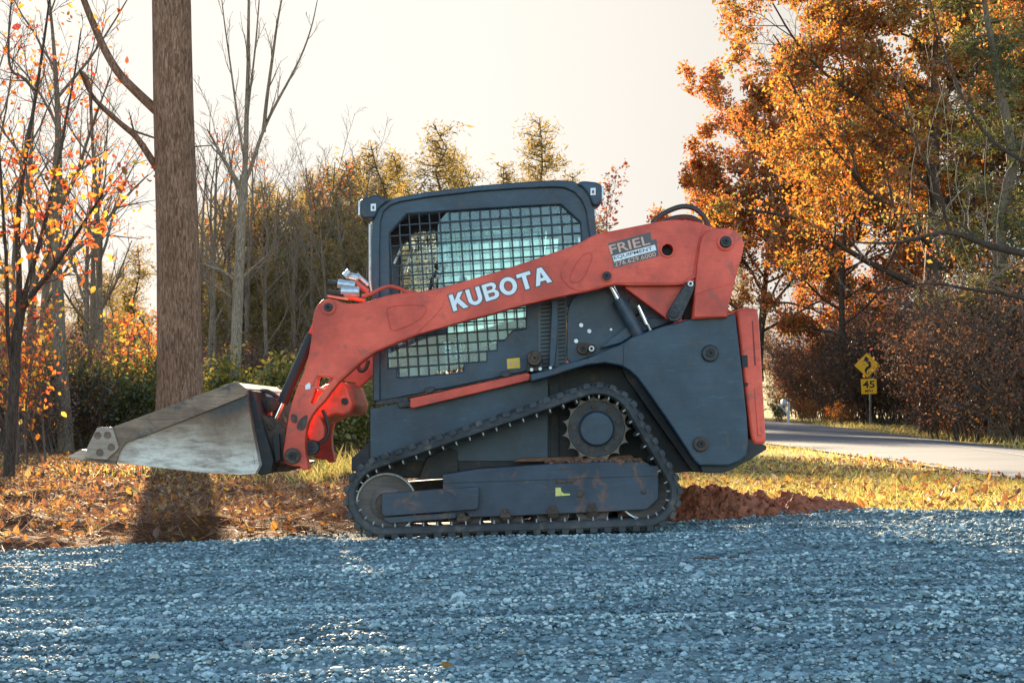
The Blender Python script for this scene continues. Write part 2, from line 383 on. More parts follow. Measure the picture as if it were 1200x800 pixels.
# =================================================================== THE LOADER
YM = 0.84                                   # machine centre plane
LOC = Vector((0.0, YM, 0.0))
loader = empty('track_loader', LOC, 'red and slate grey compact track loader parked on the gravel with its bucket raised', 'track loader')
def part(name, mb, mats, parent=None, label=None, sharp=35):
    me = mb.mesh(name, mats if isinstance(mats, list) else [mats], sharp)
    o = link(name, me, parent or loader)
    if parent is None: o.location = -LOC
    if label: o['label'] = label
    return o
def mirror_copy(o, dy):
    c = o.copy(); COL.objects.link(c); c.parent = o.parent; c.location = o.location + Vector((0, dy, 0))
    for g in o.children:
        k = g.copy(); COL.objects.link(k); k.parent = c
    return c
def bolt(mb, px, py, Y, rpx, proud=0.02, m=0, hole=True, m2=None):
    x, z = W(px, py, Y); r = rpx * (D + Y) / F
    mb.lathe(x, z, [(Y, r), (Y - proud * .7, r), (Y - proud, r * .88), (Y - proud, r * .5)], 28, m)
    if hole: mb.lathe(x, z, [(Y - proud, r * .5), (Y - proud - .006, r * .45), (Y - proud - .006, r * .22), (Y - proud + .006, r * .2), (Y - proud + .006, 0.0005)], 12, m if m2 is None else m2, False)
    else: mb.lathe(x, z, [(Y - proud, r * .5), (Y - proud, 0.0005)], 20, m)
    return mb

# ---- rubber track -------------------------------------------------
def hull(pts):
    pts = sorted(set((round(a, 3), round(b, 3)) for a, b in pts))
    def half(ps):
        h = []
        for p in ps:
            while len(h) >= 2 and (h[-1][0]-h[-2][0])*(p[1]-h[-2][1]) - (h[-1][1]-h[-2][1])*(p[0]-h[-2][0]) <= 0: h.pop()
            h.append(p)
        return h
    return half(pts)[:-1] + half(pts[::-1])[:-1]
circ = []
for cx, cy, r in ((451, 583, 49), (700, 503, 55), (756, 578, 44)):
    for k in range(180):
        circ.append((cx + r * math.cos(k * math.pi / 90), cy + r * math.sin(k * math.pi / 90)))
hp = np.array([W(a, b, 0) for a, b in hull(circ)])[::-1]
seg = np.linalg.norm(np.roll(hp, -1, 0) - hp, axis=1); cum = np.concatenate([[0], np.cumsum(seg)])
NP_, SUB = 58, 8
M_ = NP_ * SUB
q = np.linspace(0, cum[-1], M_, endpoint=False)
hx = np.interp(q, cum, np.append(hp[:, 0], hp[0, 0])); hz = np.interp(q, cum, np.append(hp[:, 1], hp[0, 1]))
pth = np.stack([hx, hz], 1)
tg = np.roll(pth, -2, 0) - np.roll(pth, 2, 0); tg /= np.linalg.norm(tg, axis=1, keepdims=True)
nr = np.stack([tg[:, 1], -tg[:, 0]], 1)
if ((pth - pth.mean(0)) * nr).sum() < 0: nr = -nr
def off(i, o): i = i % M_; return pth[i] + nr[i] * o
tm = MB(); TW = 0.32
ring = []
for i in range(M_):
    ring += [(*off(i, -0.017), 0.008), (*off(i, -0.017), TW), (*off(i, -0.070), TW), (*off(i, -0.074), TW * .5), (*off(i, -0.070), 0.010), (*off(i, -0.062), -0.002), (*off(i, -0.032), -0.004)]
ring = np.array(ring)[:, [0, 2, 1]]
K = 7
f = [[i * K + j, i * K + (j + 1) % K, ((i + 1) % M_) * K + (j + 1) % K, ((i + 1) % M_) * K + j] for i in range(M_) for j in range(K)]
tm.add(ring, np.array(f), 0, True)
for k in range(NP_):
    jit = rng.normal(0, .0012)
    for (y0, y1, sh) in ((-0.014, 0.12, 0), (0.12, 0.20, 2), (0.20, TW, 4)):
        a = k * SUB + sh; n = 4
        v = []
        for i in range(n + 1):
            ins = 0.6 if i in (0, n) else 0.0
            o2 = 0.001 + jit - (0.007 if i in (0, n) else 0)
            v += [(off(a + i, -0.030)[0], y0, off(a + i, -0.030)[1]), (off(a + i, o2)[0], y0 + .004, off(a + i, o2)[1]),
                  (off(a + i, o2)[0], y1 - .004, off(a + i, o2)[1]), (off(a + i, -0.030)[0], y1, off(a + i, -0.030)[1])]
        ff = [[i * 4 + j, i * 4 + j + 1, (i + 1) * 4 + j + 1, (i + 1) * 4 + j] for i in range(n) for j in range(3)]
        ff += [[0, 1, 2, 3], [n * 4 + 3, n * 4 + 2, n * 4 + 1, n * 4]]
        tm.add(v, ff, 0)
    # inner guide lug and embedded metal tip
    a = k * SUB + 2
    for (y0, y1, w_, dep, mt) in ((0.13, 0.19, 2.4, 0.100, 1), (0.03, 0.05, .7, 0.092, 2)):
        c = off(a, 0); t_ = tg[a % M_]; n_ = nr[a % M_]
        hw = w_ * 0.006
        P = lambda s_, o, y: (c[0] + t_[0] * s_ * hw + n_[0] * o, y, c[1] + t_[1] * s_ * hw + n_[1] * o)
        v = [P(-1.3, -.068, y0), P(1.3, -.068, y0), P(1.3, -.068, y1), P(-1.3, -.068, y1), P(-.7, -dep, y0), P(.7, -dep, y0), P(.7, -dep, y1), P(-.7, -dep, y1)]
        tm.add(v, np.array([[0, 1, 5, 4], [1, 2, 6, 5], [2, 3, 7, 6], [3, 0, 4, 7], [4, 5, 6, 7]]), mt)
trk = part('rubber_track', tm, [M['rubber'], M['dark'], M['lugtip']])
mirror_copy(trk, 1.36)

# ---- wheels in the track
def disc(name, px, py, rpx, Y, mats, w=0.1, hub=True):
    x, z = W(px, py, Y); s = (D + Y) / F; r = rpx * s
    mb = MB()
    mb.lathe(x, z, [(Y + w, r * .94), (Y + .012, r), (Y - .004, r), (Y - .010, r * .985), (Y - .008, r * .935)], 64, 1)
    mb.lathe(x, z, [(Y - .008, r * .935), (Y + .008, r * .92), (Y + .022, r * .55), (Y + .006, r * .40), (Y + .006, 0.001)], 64, 0)
    o = part(name, mb, mats)
    if hub:
        hb = MB(); hb.lathe(x, z, [(Y + .01, r * .36), (Y - .03, r * .33), (Y - .035, r * .25), (Y - .035, 0.001)], 32, 0)
        part('hub', hb, [M['rust']], o)
    return o
wheels = [disc('idler_wheel', 453, 590, 36.5, 0.07, [M['idler'], M['rim']]),
          disc('idler_wheel', 755, 577, 32, 0.11, [M['idler'], M['steel']], hub=False)]
for px, py in ((545, 604), (593, 602.5), (648, 600), (694, 597)):
    wheels.append(disc('track_roller', px, py, 19.5, 0.085, [M['idler'], M['tooth']], 0.12))
# sprocket
Y = 0.12; sx_, sz_ = W(699, 502, Y); s = (D + Y) / F
out_ = []
nt_ = 15
for i in range(nt_ * 12):
    th = 2 * math.pi * i / (nt_ * 12)
    r = (41.5 - 7.0 * abs(math.sin(nt_ * th / 2)) ** 0.55) * s
    out_.append((sx_ + r * math.cos(th), sz_ + r * math.sin(th)))
sp = MB(); plate_into(sp, out_, Y, 0.04, 0.003, mat=0)
sp.lathe(sx_, sz_, [(Y - .001, 33.2 * s), (Y - .008, 32.6 * s), (Y - .008, 21 * s)], 48, 2)
spo = part('sprocket', sp, [M['tooth'], M['rust'], M['sprk']])
hb = MB(); hb.lathe(sx_, sz_, [(Y, 21 * s), (Y - .035, 20.5 * s), (Y - .045, 18.5 * s), (Y - .045, 0.001)], 48, 0)
for k in range(9):
    a = k * 2 * math.pi / 9 + .3
    hb.lathe(sx_ + 26 * s * math.cos(a), sz_ + 26 * s * math.sin(a), [(Y - .006, 3.2 * s), (Y - .02, 3 * s), (Y - .02, 0.0005)], 6, 1, False)
part('hub', hb, [M['blue'], M['rust']], spo)

# ---- track frame
fr = MB()
plate_into(fr, PX([(519, 556), (560, 549), (650, 543), (700, 541), (757, 541), (768, 549), (772, 560), (772, 584), (758, 597), (700, 600), (590, 605), (519, 607)], .05), .05, .20, .006)
plate_into(fr, PX([(519, 558), (772, 545), (772, 557), (519, 566)], .045), .045, .02, .002)
plate_into(fr, PX([(448, 578), (558, 570), (561, 571), (561, 594), (558, 597), (451, 605), (447, 602)], .01), .01, .14, .006)
plate_into(fr, PX([(449, 606), (534, 600), (534, 607), (457, 613), (450, 609)], .03), .03, .12, .004)
for px, py in ((541, 604), (592, 599), (648, 595), (694, 592)):
    plate_into(fr, PX([(px - 6, py + 7), (px - 6, py + 4), (px - 3, py - 3), (px + 3, py - 3), (px + 6, py + 4), (px + 6, py + 7)], .035), .035, .03, .002, mat=1)
    bolt(fr, px, py, .033, 2, .008, 1, False)
bolt(fr, 754, 576, .05, 2.6, .01, 1, False); bolt(fr, 680, 579, .05, 4, .008, 1, False)
frame = part('track_frame', fr, [M['blue2'], M['rust']])
mb = MB(); plate_into(mb, PX([(650, 559), (656, 550), (672, 548), (679, 552), (676, 561), (671, 566), (652, 566)], .046), .046, .01, .002,
    holes=[PX([(655, 560), (660, 553), (671, 552), (674, 556), (670, 562), (657, 563)], .046)])
part('cover_ring', mb, [M['rust']], frame)
mb = MB(); plate_into(mb, PX([(651, 571), (657, 571), (658, 576), (661, 578), (668, 578), (668, 580), (651, 581)], .046), .046, .002, 0)
part('warning_label', mb, [M['paleyellow']], frame, 'torn pale yellow sticker')
mirror_copy(frame, 1.36 + .2)
far = MB(); 
mb = MB(); plate_into(mb, PX([(600, 541), (610, 537), (740, 533), (748, 541)], .2), .2, .1, .01)
mr_ = np.random.default_rng(9)
ico_ = np.array([(-1, 1.618, 0), (1, 1.618, 0), (-1, -1.618, 0), (1, -1.618, 0), (0, -1, 1.618), (0, 1, 1.618), (0, -1, -1.618), (0, 1, -1.618), (1.618, 0, -1), (1.618, 0, 1), (-1.618, 0, -1), (-1.618, 0, 1)]) / 1.9
icf_ = np.array([(0, 11, 5), (0, 5, 1), (0, 1, 7), (0, 7, 10), (0, 10, 11), (1, 5, 9), (5, 11, 4), (11, 10, 2), (10, 7, 6), (7, 1, 8), (3, 9, 4), (3, 4, 2), (3, 2, 6), (3, 6, 8), (3, 8, 9), (4, 9, 5), (2, 4, 11), (6, 2, 10), (8, 6, 7), (9, 8, 1)])
for k in range(420):
    px = mr_.uniform(640, 752); x, z = W(px, 541.5 + .02 * (700 - px) * (px < 700) - mr_.uniform(-1, 3), .1); y = mr_.uniform(.06, .2); r = .009 * math.exp(mr_.normal(0, .5))
    mb.add(ico_ * mr_.uniform(.6, 1.2, (12, 1)) * r + np.array((x, y, z)), icf_)
tag(part('mud', mb, [simple('dried red mud', (0.17, 0.08, 0.042), 0.95, 0, 0.4, 25, 0.6)]), kind='stuff')

# ---- chassis
mb = MB()
plate_into(mb, PX([(433, 478), (470, 474), (622, 444), (665, 432), (700, 424), (740, 432), (775, 480), (812, 536), (812, 552), (770, 556), (600, 560), (440, 560), (433, 548)], .34), .34, 1.0, .008)
plate_into(mb, PX([(434, 516), (434, 552), (412, 552), (412, 537)], .36), .36, .96, .004)
plate_into(mb, PX([(536, 528), (537, 560), (490, 562), (500, 536), (524, 524)], .30), .30, .06, .006)
plate_into(mb, PX([(644, 450), (646, 560), (655, 560), (655, 448)], .325), .325, .03, .003)
plate_into(mb, PX([(434, 479), (642, 440), (642, 540), (434, 540)], .328), .328, .012, .002, mat=1)
chs = part('chassis', mb, [M['dark'], M['blue']])
mb = MB()
plate_into(mb, chaikin(PX([(820, 546), (824, 554), (851, 554), (898, 527), (899, 522), (872, 512), (845, 520)], .14), .15, 2), .14, 1.4, .006)
part('counterweight', mb, [M['dark']])

# ---- rear side panel with wheel-arch band
Y = .10
sp_pts = [(622, 438), (647, 432), (661, 425.5), (687, 420), (705, 411.5), (728, 403), (740, 395), (775, 382.5), (810, 373), (840, 370), (857, 368), (862, 369), (870, 437), (875.5, 490), (877, 516), (876, 532), (868, 540), (854, 545.5), (820, 545.5), (813, 539), (788, 501), (763, 465), (747, 443), (738, 434.5), (728, 429), (709, 425.5), (687, 428), (665, 435), (643, 442), (622, 447.5)]
mb = MB(); plate_into(mb, PX(sp_pts, Y), Y, .24, .010)
mb.add(*[([(*W(730.2, 404, Y)[:1], Y - .0025, W(730, 403.5, Y)[1]), (W(731.2, 404, Y)[0], Y - .0025, W(731, 403.5, Y)[1]), (W(731.2, 428, Y)[0], Y - .0025, W(731, 429, Y)[1]), (W(730.2, 428, Y)[0], Y - .0025, W(730, 429, Y)[1])]), [[0, 1, 2, 3]]], 1)
panel = part('side_panel', mb, [M['blue'], M['black']])
for px, py, r in ((832, 414, 10), (821, 520, 9)):
    b = bolt(MB(), px, py, Y, r, .025, 0, True, 1); part('pin', b, [M['rust'] if py > 500 else M['darkpin'], M['black']], panel)
mb = MB()
plate_into(mb, PX([(728, 431), (748, 440), (813, 537), (824, 553), (812, 553), (760, 480), (735, 444)], .24), .24, .12, .006)
part('arch_liner', mb, [M['dark']])
mirror_copy(panel, 1.24)
# tailgate
Y = .13
mb = MB()
plate_into(mb, chaikin(PX([(863, 363), (870, 360.5), (884, 360.5), (889, 364), (892, 410), (897, 500), (898, 517), (894, 521), (881, 521), (876, 485), (869, 424), (863, 372)], Y), .2, 2), Y, 1.42, .02)
plate_into(mb, PX([(869, 416.5), (876, 416), (876.5, 430), (870, 430.5)], Y - .002), Y - .003, .006, .001, mat=1)
plate_into(mb, PX([(881, 376), (882.5, 376), (886, 428), (884, 428)], Y - .001), Y - .0015, .003, 0, mat=2)
bolt(mb, 874.5, 450, Y, 2.2, .006, 1, False)
plate_into(mb, PX([(884, 455), (889, 455), (893, 510), (888, 510)], Y - .006), Y - .006, .012, .004)
part('tailgate', mb, [M['red'], M['black'], simple('deep red groove', (0.22, 0.018, 0.012), .6)])

# ---- engine side, vents, posts
Y = .34
mb = MB()
plate_into(mb, PX([(631, 352), (664, 342), (664, 428), (631, 436)], Y + .016), Y + .016, .05, 0, mat=0)
for k in range(18):
    z = 349 + k * 4.6
    for (xa, xb) in ((633.5, 645.5), (654.5, 662)):
        plate_into(mb, PX([(xa, z + 2.6), (xb, z + 1.6), (xb, z + 3.6), (xa, z + 4.6)], Y + .012), Y + .013, .03, .0, mat=1)
part('vent_grille', mb, [M['louvre'], M['black']])
mb = MB()
plate_into(mb, PX([(646.5, 352), (654, 350), (653, 400), (650, 430), (643, 432), (645, 395)], Y - .06), Y - .06, .06, .006)
part('door_post', mb, [M['blue']])
mb = MB()
plate_into(mb, chaikin(PX([(664, 428), (665, 362), (672, 348), (715, 330), (745, 330), (775, 350), (800, 372), (760, 395), (728, 405), (700, 415)], Y - .04), .12, 2), Y - .04, .05, .006)
plate_into(mb, PX([(703, 408), (737, 380), (765, 372), (790, 376), (740, 394), (728, 402)], Y - .1), Y - .1, .05, .006)
hood = part('engine_cover', mb, [M['blue']])
for px, py in ((681, 381), (690.5, 388), (675, 399.5), (716, 386)):
    part('bolt_head', bolt(MB(), px, py, Y - .04, 2.6 if px < 700 else 1.6, .006, 0, False), [M['fitting'], M['black']], hood)
part('bolt_head', bolt(MB(), 693, 408.5, Y - .07, 3.6, .02, 0, True, 1), [M['fitting'], M['black']], hood)
b = MB(); plate_into(b, chaikin(PX([(675, 408), (678, 401), (688, 401), (698, 404), (699, 411), (690, 416), (679, 416)], Y - .05), .2, 2), Y - .05, .02, .004)
bolt(b, 683, 408.5, Y - .05, 6.5, .015, 0, True, 1)
part('pivot_plate', b, [M['rust'], M['black']], hood)
# ---- lift cylinder, strut, control link
def cyl(name, p0, p1, rpx, Y, mats, mt=0, rod=None):
    a = W(*p0, Y); b = W(*p1, Y); r = rpx * (D + Y) / F
    mb = MB(); mb.tube([(a[0], Y, a[1]), (b[0], Y, b[1])], r, 20)
    o = part(name, mb, mats)
    if rod:
        c = W(*rod[0], Y); d_ = W(*rod[1], Y); m2 = MB(); m2.tube([(c[0], Y, c[1]), (d_[0], Y, d_[1])], rod[2] * (D + Y) / F, 16)
        part('rod', m2, [M['chrome']], o)
    return o
lc = cyl('lift_cylinder', (724, 350), (756, 404), 8.0, .22, [M['blue']], rod=((711, 325), (727, 356), 3.6)); mirror_copy(lc, 1.24)
cyl('gas_strut', (756, 374), (765, 392), 2.2, .20, [M['steel']], rod=((748, 358), (758, 380), 3.0))
mb = MB(); plate_into(mb, chaikin(PX([(734, 352), (742, 348), (748, 356), (752, 366), (744, 372), (736, 362)], .3), .2, 2), .27, .08, .01)
part('valve_block', mb, [M['darkpin']])
mb = MB(); plate_into(mb, chaikin(PX([(804, 331), (813, 329), (816, 335), (800, 370), (795, 377), (784, 376), (781, 367)], .07), .15, 2), .07, .05, .006)
bolt(mb, 789.5, 366.5, .07, 6, .015, 0, True); bolt(mb, 809, 332.5, .07, 3.6, .014, 1, True, 0)
cl = part('control_link', mb, [M['darkpin'], M['fitting']]); mirror_copy(cl, 1.4)
mb = MB(); plate_into(mb, chaikin(PX([(728, 334), (812, 334), (812, 342), (794, 376), (786, 377), (779, 372)], .15), .08, 2), .15, .08, .006)
al = part('arm_bracket', mb, [M['red']]); mirror_copy(al, 1.3)
mb = MB(); plate_into(mb, PX([(806, 350), (813, 335), (816, 372), (800, 374)], .22), .22, .1, .004); part('link_backing', mb, [M['black']])

# ---- loader arm
Y = .09
arm_pts = [(366, 376), (367.5, 367), (371, 358), (377, 352), (385, 349.5), (393, 351), (400, 354), (408, 355.5), (418, 355.5), (430, 353.5), (441, 350), (452, 346.5), (465, 344), (480, 342.5), (500, 340.5), (530, 333.5), (560, 325), (590, 316), (630, 302.5), (660, 292), (680, 284.5), (690, 278.5), (700, 274), (730, 268), (760, 262), (775, 259), (792, 257.5), (808, 258), (822, 261), (836, 268), (836, 320), (815, 326), (808, 330), (800, 333.5), (790, 334.5), (740, 334.8), (722, 333.6), (712, 335.5), (702, 338.5), (688, 342), (670, 345), (654, 348.5), (617, 357), (597, 362), (577, 368), (542, 377), (511, 386), (490, 392), (478, 397), (464, 402.5), (453, 407), (441, 412), (430, 419.5), (418, 429), (407, 439), (397, 448), (388, 459), (380, 470), (372, 478), (366, 486), (361, 496), (358.5, 506), (357.5, 518), (358, 530), (360.5, 541), (362, 549.5), (354.5, 550.5), (351, 546.5), (343, 546), (336, 543.5), (332, 537), (331.5, 530), (333.5, 517), (335, 505), (338, 489), (341.5, 472), (347, 457), (351, 447), (357.5, 432), (362, 415), (365, 396), (366, 384)]
win1 = PX([(373.5, 441.5), (391, 443), (380.5, 455.5), (371, 452.5)], Y)
win2 = PX([(369.8, 455.5), (378.5, 459), (375, 463), (368, 473.5), (364, 472)], Y)
def circ_px(px, py, r, Y, n=28):
    return PX([(px + r * math.cos(2 * math.pi * k / n), py + r * math.sin(2 * math.pi * k / n)) for k in range(n)], Y)
hole = circ_px(782, 293, 6.8, Y)
mb = MB(); plate_into(mb, PX(arm_pts, Y), Y, .115, .007, holes=[win1, win2, hole])
arm = part('loader_arm', mb, [M['red']])
farm = mirror_copy(arm, 1.40)
def dec(name, pts, Y, th, bev, m, holes=(), parent=arm, sm=True, label=None):
    mb = MB(); plate_into(mb, chaikin(PX(pts, Y), .2, 2) if sm else PX(pts, Y), Y, th, bev, holes=holes)
    return part(name, mb, [m], parent, label)
# doubler plates welded on the arm
mb = MB()
plate_into(mb, PX([(367.5, 376), (370, 362), (378, 353.5), (386, 351.5), (400, 356), (418, 357.5), (432, 355.5), (452, 348.5), (470, 345.5), (490, 344.5), (506, 346), (515, 349), (520, 354.5), (517, 361), (509, 371), (499, 380), (488, 391), (477, 395.5), (463, 401), (440, 410.5), (429, 418), (416, 428), (405, 437.5), (396, 446), (393, 441), (372, 440), (366, 452), (350, 452), (359, 433), (364, 415), (367, 394)], Y - .005), Y - .005, .006, .002)
part('doubler_plate', mb, [M['red']], arm); mb = MB()
plate_into(mb, PX([(688, 281), (700, 276), (760, 264), (790, 259.5), (810, 260), (824, 264), (818, 285), (812, 322), (800, 331), (790, 332), (722, 331.5), (704, 335.5), (690, 340), (678, 341), (668, 337), (660, 329), (657, 322), (659, 313), (667, 303)], Y - .005), Y - .005, .006, .002, holes=[circ_px(782, 293, 6.8, Y - .005)])
part('doubler_plate', mb, [M['red']], arm)
def bead(pts, Y, r=.0035):
    p = np.array([(a, Y, b) for a, b in chaikin(PX(pts, Y), .22, 2)]); p = np.vstack([p, p[:1]])
    mb = MB(); mb.tube(p, r, 6, 0, False); return mb
for pts in ([(452.5, 362), (458, 358.5), (480, 357), (497, 357.5), (500, 360), (499, 366), (492, 374), (478, 382), (464, 387), (458, 386.5), (456, 378)],
            [(667, 326), (673, 312), (682, 299), (690, 295), (694.5, 298), (692, 308), (684, 325), (677, 331), (670, 331)]):
    part('weld_bead', bead(pts, Y - .006), [M['red']], arm)
for px, py, r1, r2, pr in ((385, 360, 9, 5, .03), (711, 323.5, 7, 5.2, .025), (343, 534, 0, 9.6, .02)):
    mb = MB()
    if r1:
        x, z = W(px, py, Y); s = (D + Y) / F
        mb.lathe(x, z, [(Y - .004, r1 * s), (Y - pr * .6, r1 * .97 * s), (Y - pr * .6, r2 * s)], 32, 1)
    bolt(mb, px, py, Y - .004, r2, pr, 0, True, 2)
    part('pin', mb, [M['rust'] if py > 500 else M['darkpin'], M['red'], M['black']], arm)
mb = MB(); x, z = W(782, 293, Y); s = (D + Y) / F
mb.lathe(x, z, [(Y - .006, 9 * s), (Y - .018, 8.6 * s), (Y - .018, 7 * s), (Y + .1, 6.8 * s)], 32, 0); mb.lathe(x, z, [(Y + .08, 7.5 * s), (Y + .08, .001)], 24, 1)
part('collar', mb, [M['red'], M['black']], arm)
mb = MB(); plate_into(mb, PX([(360, 449.5), (362.5, 448), (364, 451), (363.5, 455.5), (358, 456.5), (357.5, 452)], Y - .0055), Y - .0065, .001, 0)
part('arrow_decal', mb, [M['white']], arm)
mb = MB()
for pts in ([(341, 484), (349, 487), (348, 496), (341, 494)], [(350, 492), (361, 484), (359, 500), (354, 505), (347, 502)]):
    plate_into(mb, chaikin(PX(pts, Y), .2, 1), Y - .003, .004, .001)
part('worn_patch', mb, [M['rust']], arm)
# KUBOTA lettering as shapes
def arc(cx, cy, rx, ry, a0, a1, n=10):
    return [(cx + rx * math.cos(R(a0 + (a1 - a0) * k / n)), cy + ry * math.sin(R(a0 + (a1 - a0) * k / n))) for k in range(n + 1)]
glyphs = [
 (0.93, [[(0, 0), (.26, 0), (.26, .29), (.36, .41), (.60, 0), (.92, 0), (.55, .63), (.87, 1), (.55, 1), (.26, .62), (.26, 1), (0, 1)]]),
 (0.92, [[(0, 1)] + arc(.42, .38, .42, .40, 180, 360) + [(.84, 1), (.58, 1)] + arc(.42, .38, .16, .17, 360, 180) + [(.26, 1)]]),
 (0.91, [[(0, 0)] + arc(.55, .28, .30, .28, -90, 70) + arc(.52, .75, .28, .25, -60, 90) + [(0, 1)],
         [(.25, .20)] + arc(.50, .305, .10, .105, -90, 90, 6) + [(.25, .41)], [(.25, .60)] + arc(.48, .70, .095, .10, -90, 90, 6) + [(.25, .80)]]),
 (1.05, [arc(.50, .5, .50, .53, 0, 360, 36)[:-1], arc(.50, .5, .235, .29, 0, 360, 30)[:-1]]),
 (0.84, [[(.28, 0), (.54, 0), (.54, .77), (.82, .77), (.82, 1), (0, 1), (0, .77), (.28, .77)]]),
 (0.98, [[(0, 0), (.27, 0), (.34, .2), (.63, .2), (.70, 0), (.98, 0), (.63, 1), (.35, 1)], [(.41, .40), (.565, .40), (.487, .68)]])]
u = 0; letters = []
for adv, loops in glyphs:
    letters.append([[(a + u, b) for a, b in lp] for lp in loops]); u += adv + .035
tot = u - .035
ang = math.atan2(35, 116)
Yd = Y - .001
o0 = W(531.2, 365.2, Yd); s = (D + Yd) / F
sxx = 121.3 * s / tot; szz = 20.2 * s
def place(lp): return [(o0[0] + a * sxx * math.cos(ang) - b * szz * math.sin(ang), o0[1] + a * sxx * math.sin(ang) + b * szz * math.cos(ang)) for a, b in lp]
mbk, mbw = MB(), MB()
for L_ in letters:
    lp = [place(l) for l in L_]
    v, f = take(curve_mesh(lp, 0, 0, .0055)); mbk.add(np.stack([v[:, 0], np.full(len(v), Yd - .0012), v[:, 1]], 1), f)
    v, f = take(curve_mesh(lp, 0, 0, -.0012)); mbw.add(np.stack([v[:, 0], np.full(len(v), Yd - .0022), v[:, 1]], 1), f)
part('lettering_outline', mbk, [M['greydecal']], arm); part('lettering', mbw, [M['white']], arm)
# dealer decal
Yd = Y - .0062; s = (D + Yd) / F; ang = math.atan2(13, 50)
mb = MB()
plate_into(mb, PX([(712.5, 285), (762, 272), (763.5, 281.5), (769, 280), (772, 300), (720, 314), (718, 306), (716, 298)], Yd), Yd - .001, .001, 0)
dl = part('dealer_decal', mb, [M['greydecal']], arm)
mb = MB()
plate_into(mb, PX([(717.5, 300), (767.5, 286.8), (769.2, 293.2), (719.5, 306.8)], Yd), Yd - .002, .001, 0, mat=0)
text_into(mb, 'FRIEL', W(715.8, 298.2, Yd), ang, 48 * s, 10.8 * s, Yd - .003, 1, bold=.012)
text_into(mb, 'EQUIPMENT', W(720, 305.0, Yd), ang, 46.5 * s, 4.6 * s, Yd - .0035, 2, bold=.01)
text_into(mb, '276.629.6000', W(720.8, 312.6, Yd), ang, 50 * s, 5.4 * s, Yd - .003, 1, bold=.012)
part('lettering', mb, [M['white'], M['tan'], M['greydecal']], arm)

# ---- rear lift link
Y2 = .055
mb = MB(); plate_into(mb, PX([(811, 374), (814, 345), (817, 310), (820.5, 285), (824, 275.5), (830, 269.5), (840, 267.3), (852, 267.3), (862, 270.5), (869, 277), (872, 286), (870, 298), (866, 312), (862, 327), (858, 343), (854, 358), (852.5, 372)], Y2), Y2, .10, .008)
plate_into(mb, PX([(813, 372), (815, 345), (856, 332), (858, 342), (853.5, 358), (852, 371)], Y2 - .01), Y2 - .01, .012, .005)
rl = part('rear_link', mb, [M['red']]); mirror_copy(rl, 1.42)
mb = MB(); x, z = W(850, 284, Y2); s = (D + Y2) / F
mb.lathe(x, z, [(Y2, 10 * s), (Y2 - .015, 9.8 * s), (Y2 - .018, 7 * s)], 36, 1); bolt(mb, 850, 283.5, Y2, 6.8, .03, 0, True, 2)
part('pin', mb, [M['darkpin'], M['red'], M['black']], rl)

# ---- front of the arms: tilt cylinders, cross tube, guard
mb = MB(); plate_into(mb, PX([(366.5, 378), (366.5, 386), (338.5, 451), (333, 462), (331.5, 456), (345, 425)], .30), .30, .12, .004)
part('cylinder_guard', mb, [M['red']])
tc = cyl('tilt_cylinder', (366, 392), (331, 472), 6.6, .27, [M['black']], rod=((334, 466), (322, 492), 3.4)); mirror_copy(tc, 1.1)
mb = MB()
plate_into(mb, chaikin(PX([(360, 470), (376, 452), (398, 446), (407, 452), (410, 462), (414, 474), (411, 484), (402, 488), (394, 486), (384, 490), (366, 500)], .3), .2, 2), .30, 1.08, .02)
part('cross_tube', mb, [M['red']])
mb = MB()
plate_into(mb, chaikin(PX([(360, 492), (372, 484), (380, 496), (381, 512), (374, 518), (362, 516)], .28), .2, 2), .24, .05, .008)
part('coupler_lug', mb, [M['red']])
part('coupler_pin', bolt(MB(), 366, 524, .24, 9, .03, 0, True), [M['darkpin']]); part('coupler_pin', bolt(MB(), 404, 470, .29, 4, .02, 0, True), [M['darkpin']])
# hose by the arm foot
def hose(pts, Y, rpx, m, y1=None):
    p = [W(a, b, Y) for a, b in pts]; n = len(p); q = []
    P = np.array([(a[0], Y + ((y1 - Y) * i / (n - 1) if y1 else 0), a[1]) for i, a in enumerate(p)])
    t = np.linspace(0, n - 1, 8 * n)
    # Catmull-Rom
    for tt in t:
        i = min(int(tt), n - 2); f_ = tt - i
        p0, p1, p2, p3 = P[max(i - 1, 0)], P[i], P[i + 1], P[min(i + 2, n - 1)]
        q.append(.5 * ((2 * p1) + (-p0 + p2) * f_ + (2 * p0 - 5 * p1 + 4 * p2 - p3) * f_ ** 2 + (-p0 + 3 * p1 - 3 * p2 + p3) * f_ ** 3))
    mb = MB(); mb.tube(q, rpx * (D + Y) / F, 10); return mb
part('hose', hose([(378, 480), (383, 492), (385, 505), (381, 515), (372, 519), (362, 515)], .26, 2.0, None), [M['hose']])
part('hose', hose([(432, 422), (428, 432), (422, 434), (420, 428), (424, 420)], .30, 2.4, None), [M['hose']])
part('hose', hose([(764, 262), (775, 252), (790, 244.5), (802, 242), (814, 244.5), (824, 253), (831, 266)], .24, 3.1, None), [M['hose']])
part('hose', hose([(776, 262), (788, 256.5), (801, 254.5), (812, 256), (822, 262)], .34, 3.4, None), [M['hose']])
for pts, y in (([(291, 470), (300, 460), (312, 458), (322, 463), (330, 470)], .5), ([(300, 478), (310, 470), (318, 474), (329, 484)], .36), ([(296, 466), (308, 463), (320, 472), (326, 490)], .7)):
    part('hose', hose(pts, y, 2.4, None), [M['hose']])
part('red_pipe', hose([(424, 347), (437, 343), (448, 337.5), (458, 335.5), (468, 338), (478, 342), (488, 343)], .14, 2.2, None), [M['red']])
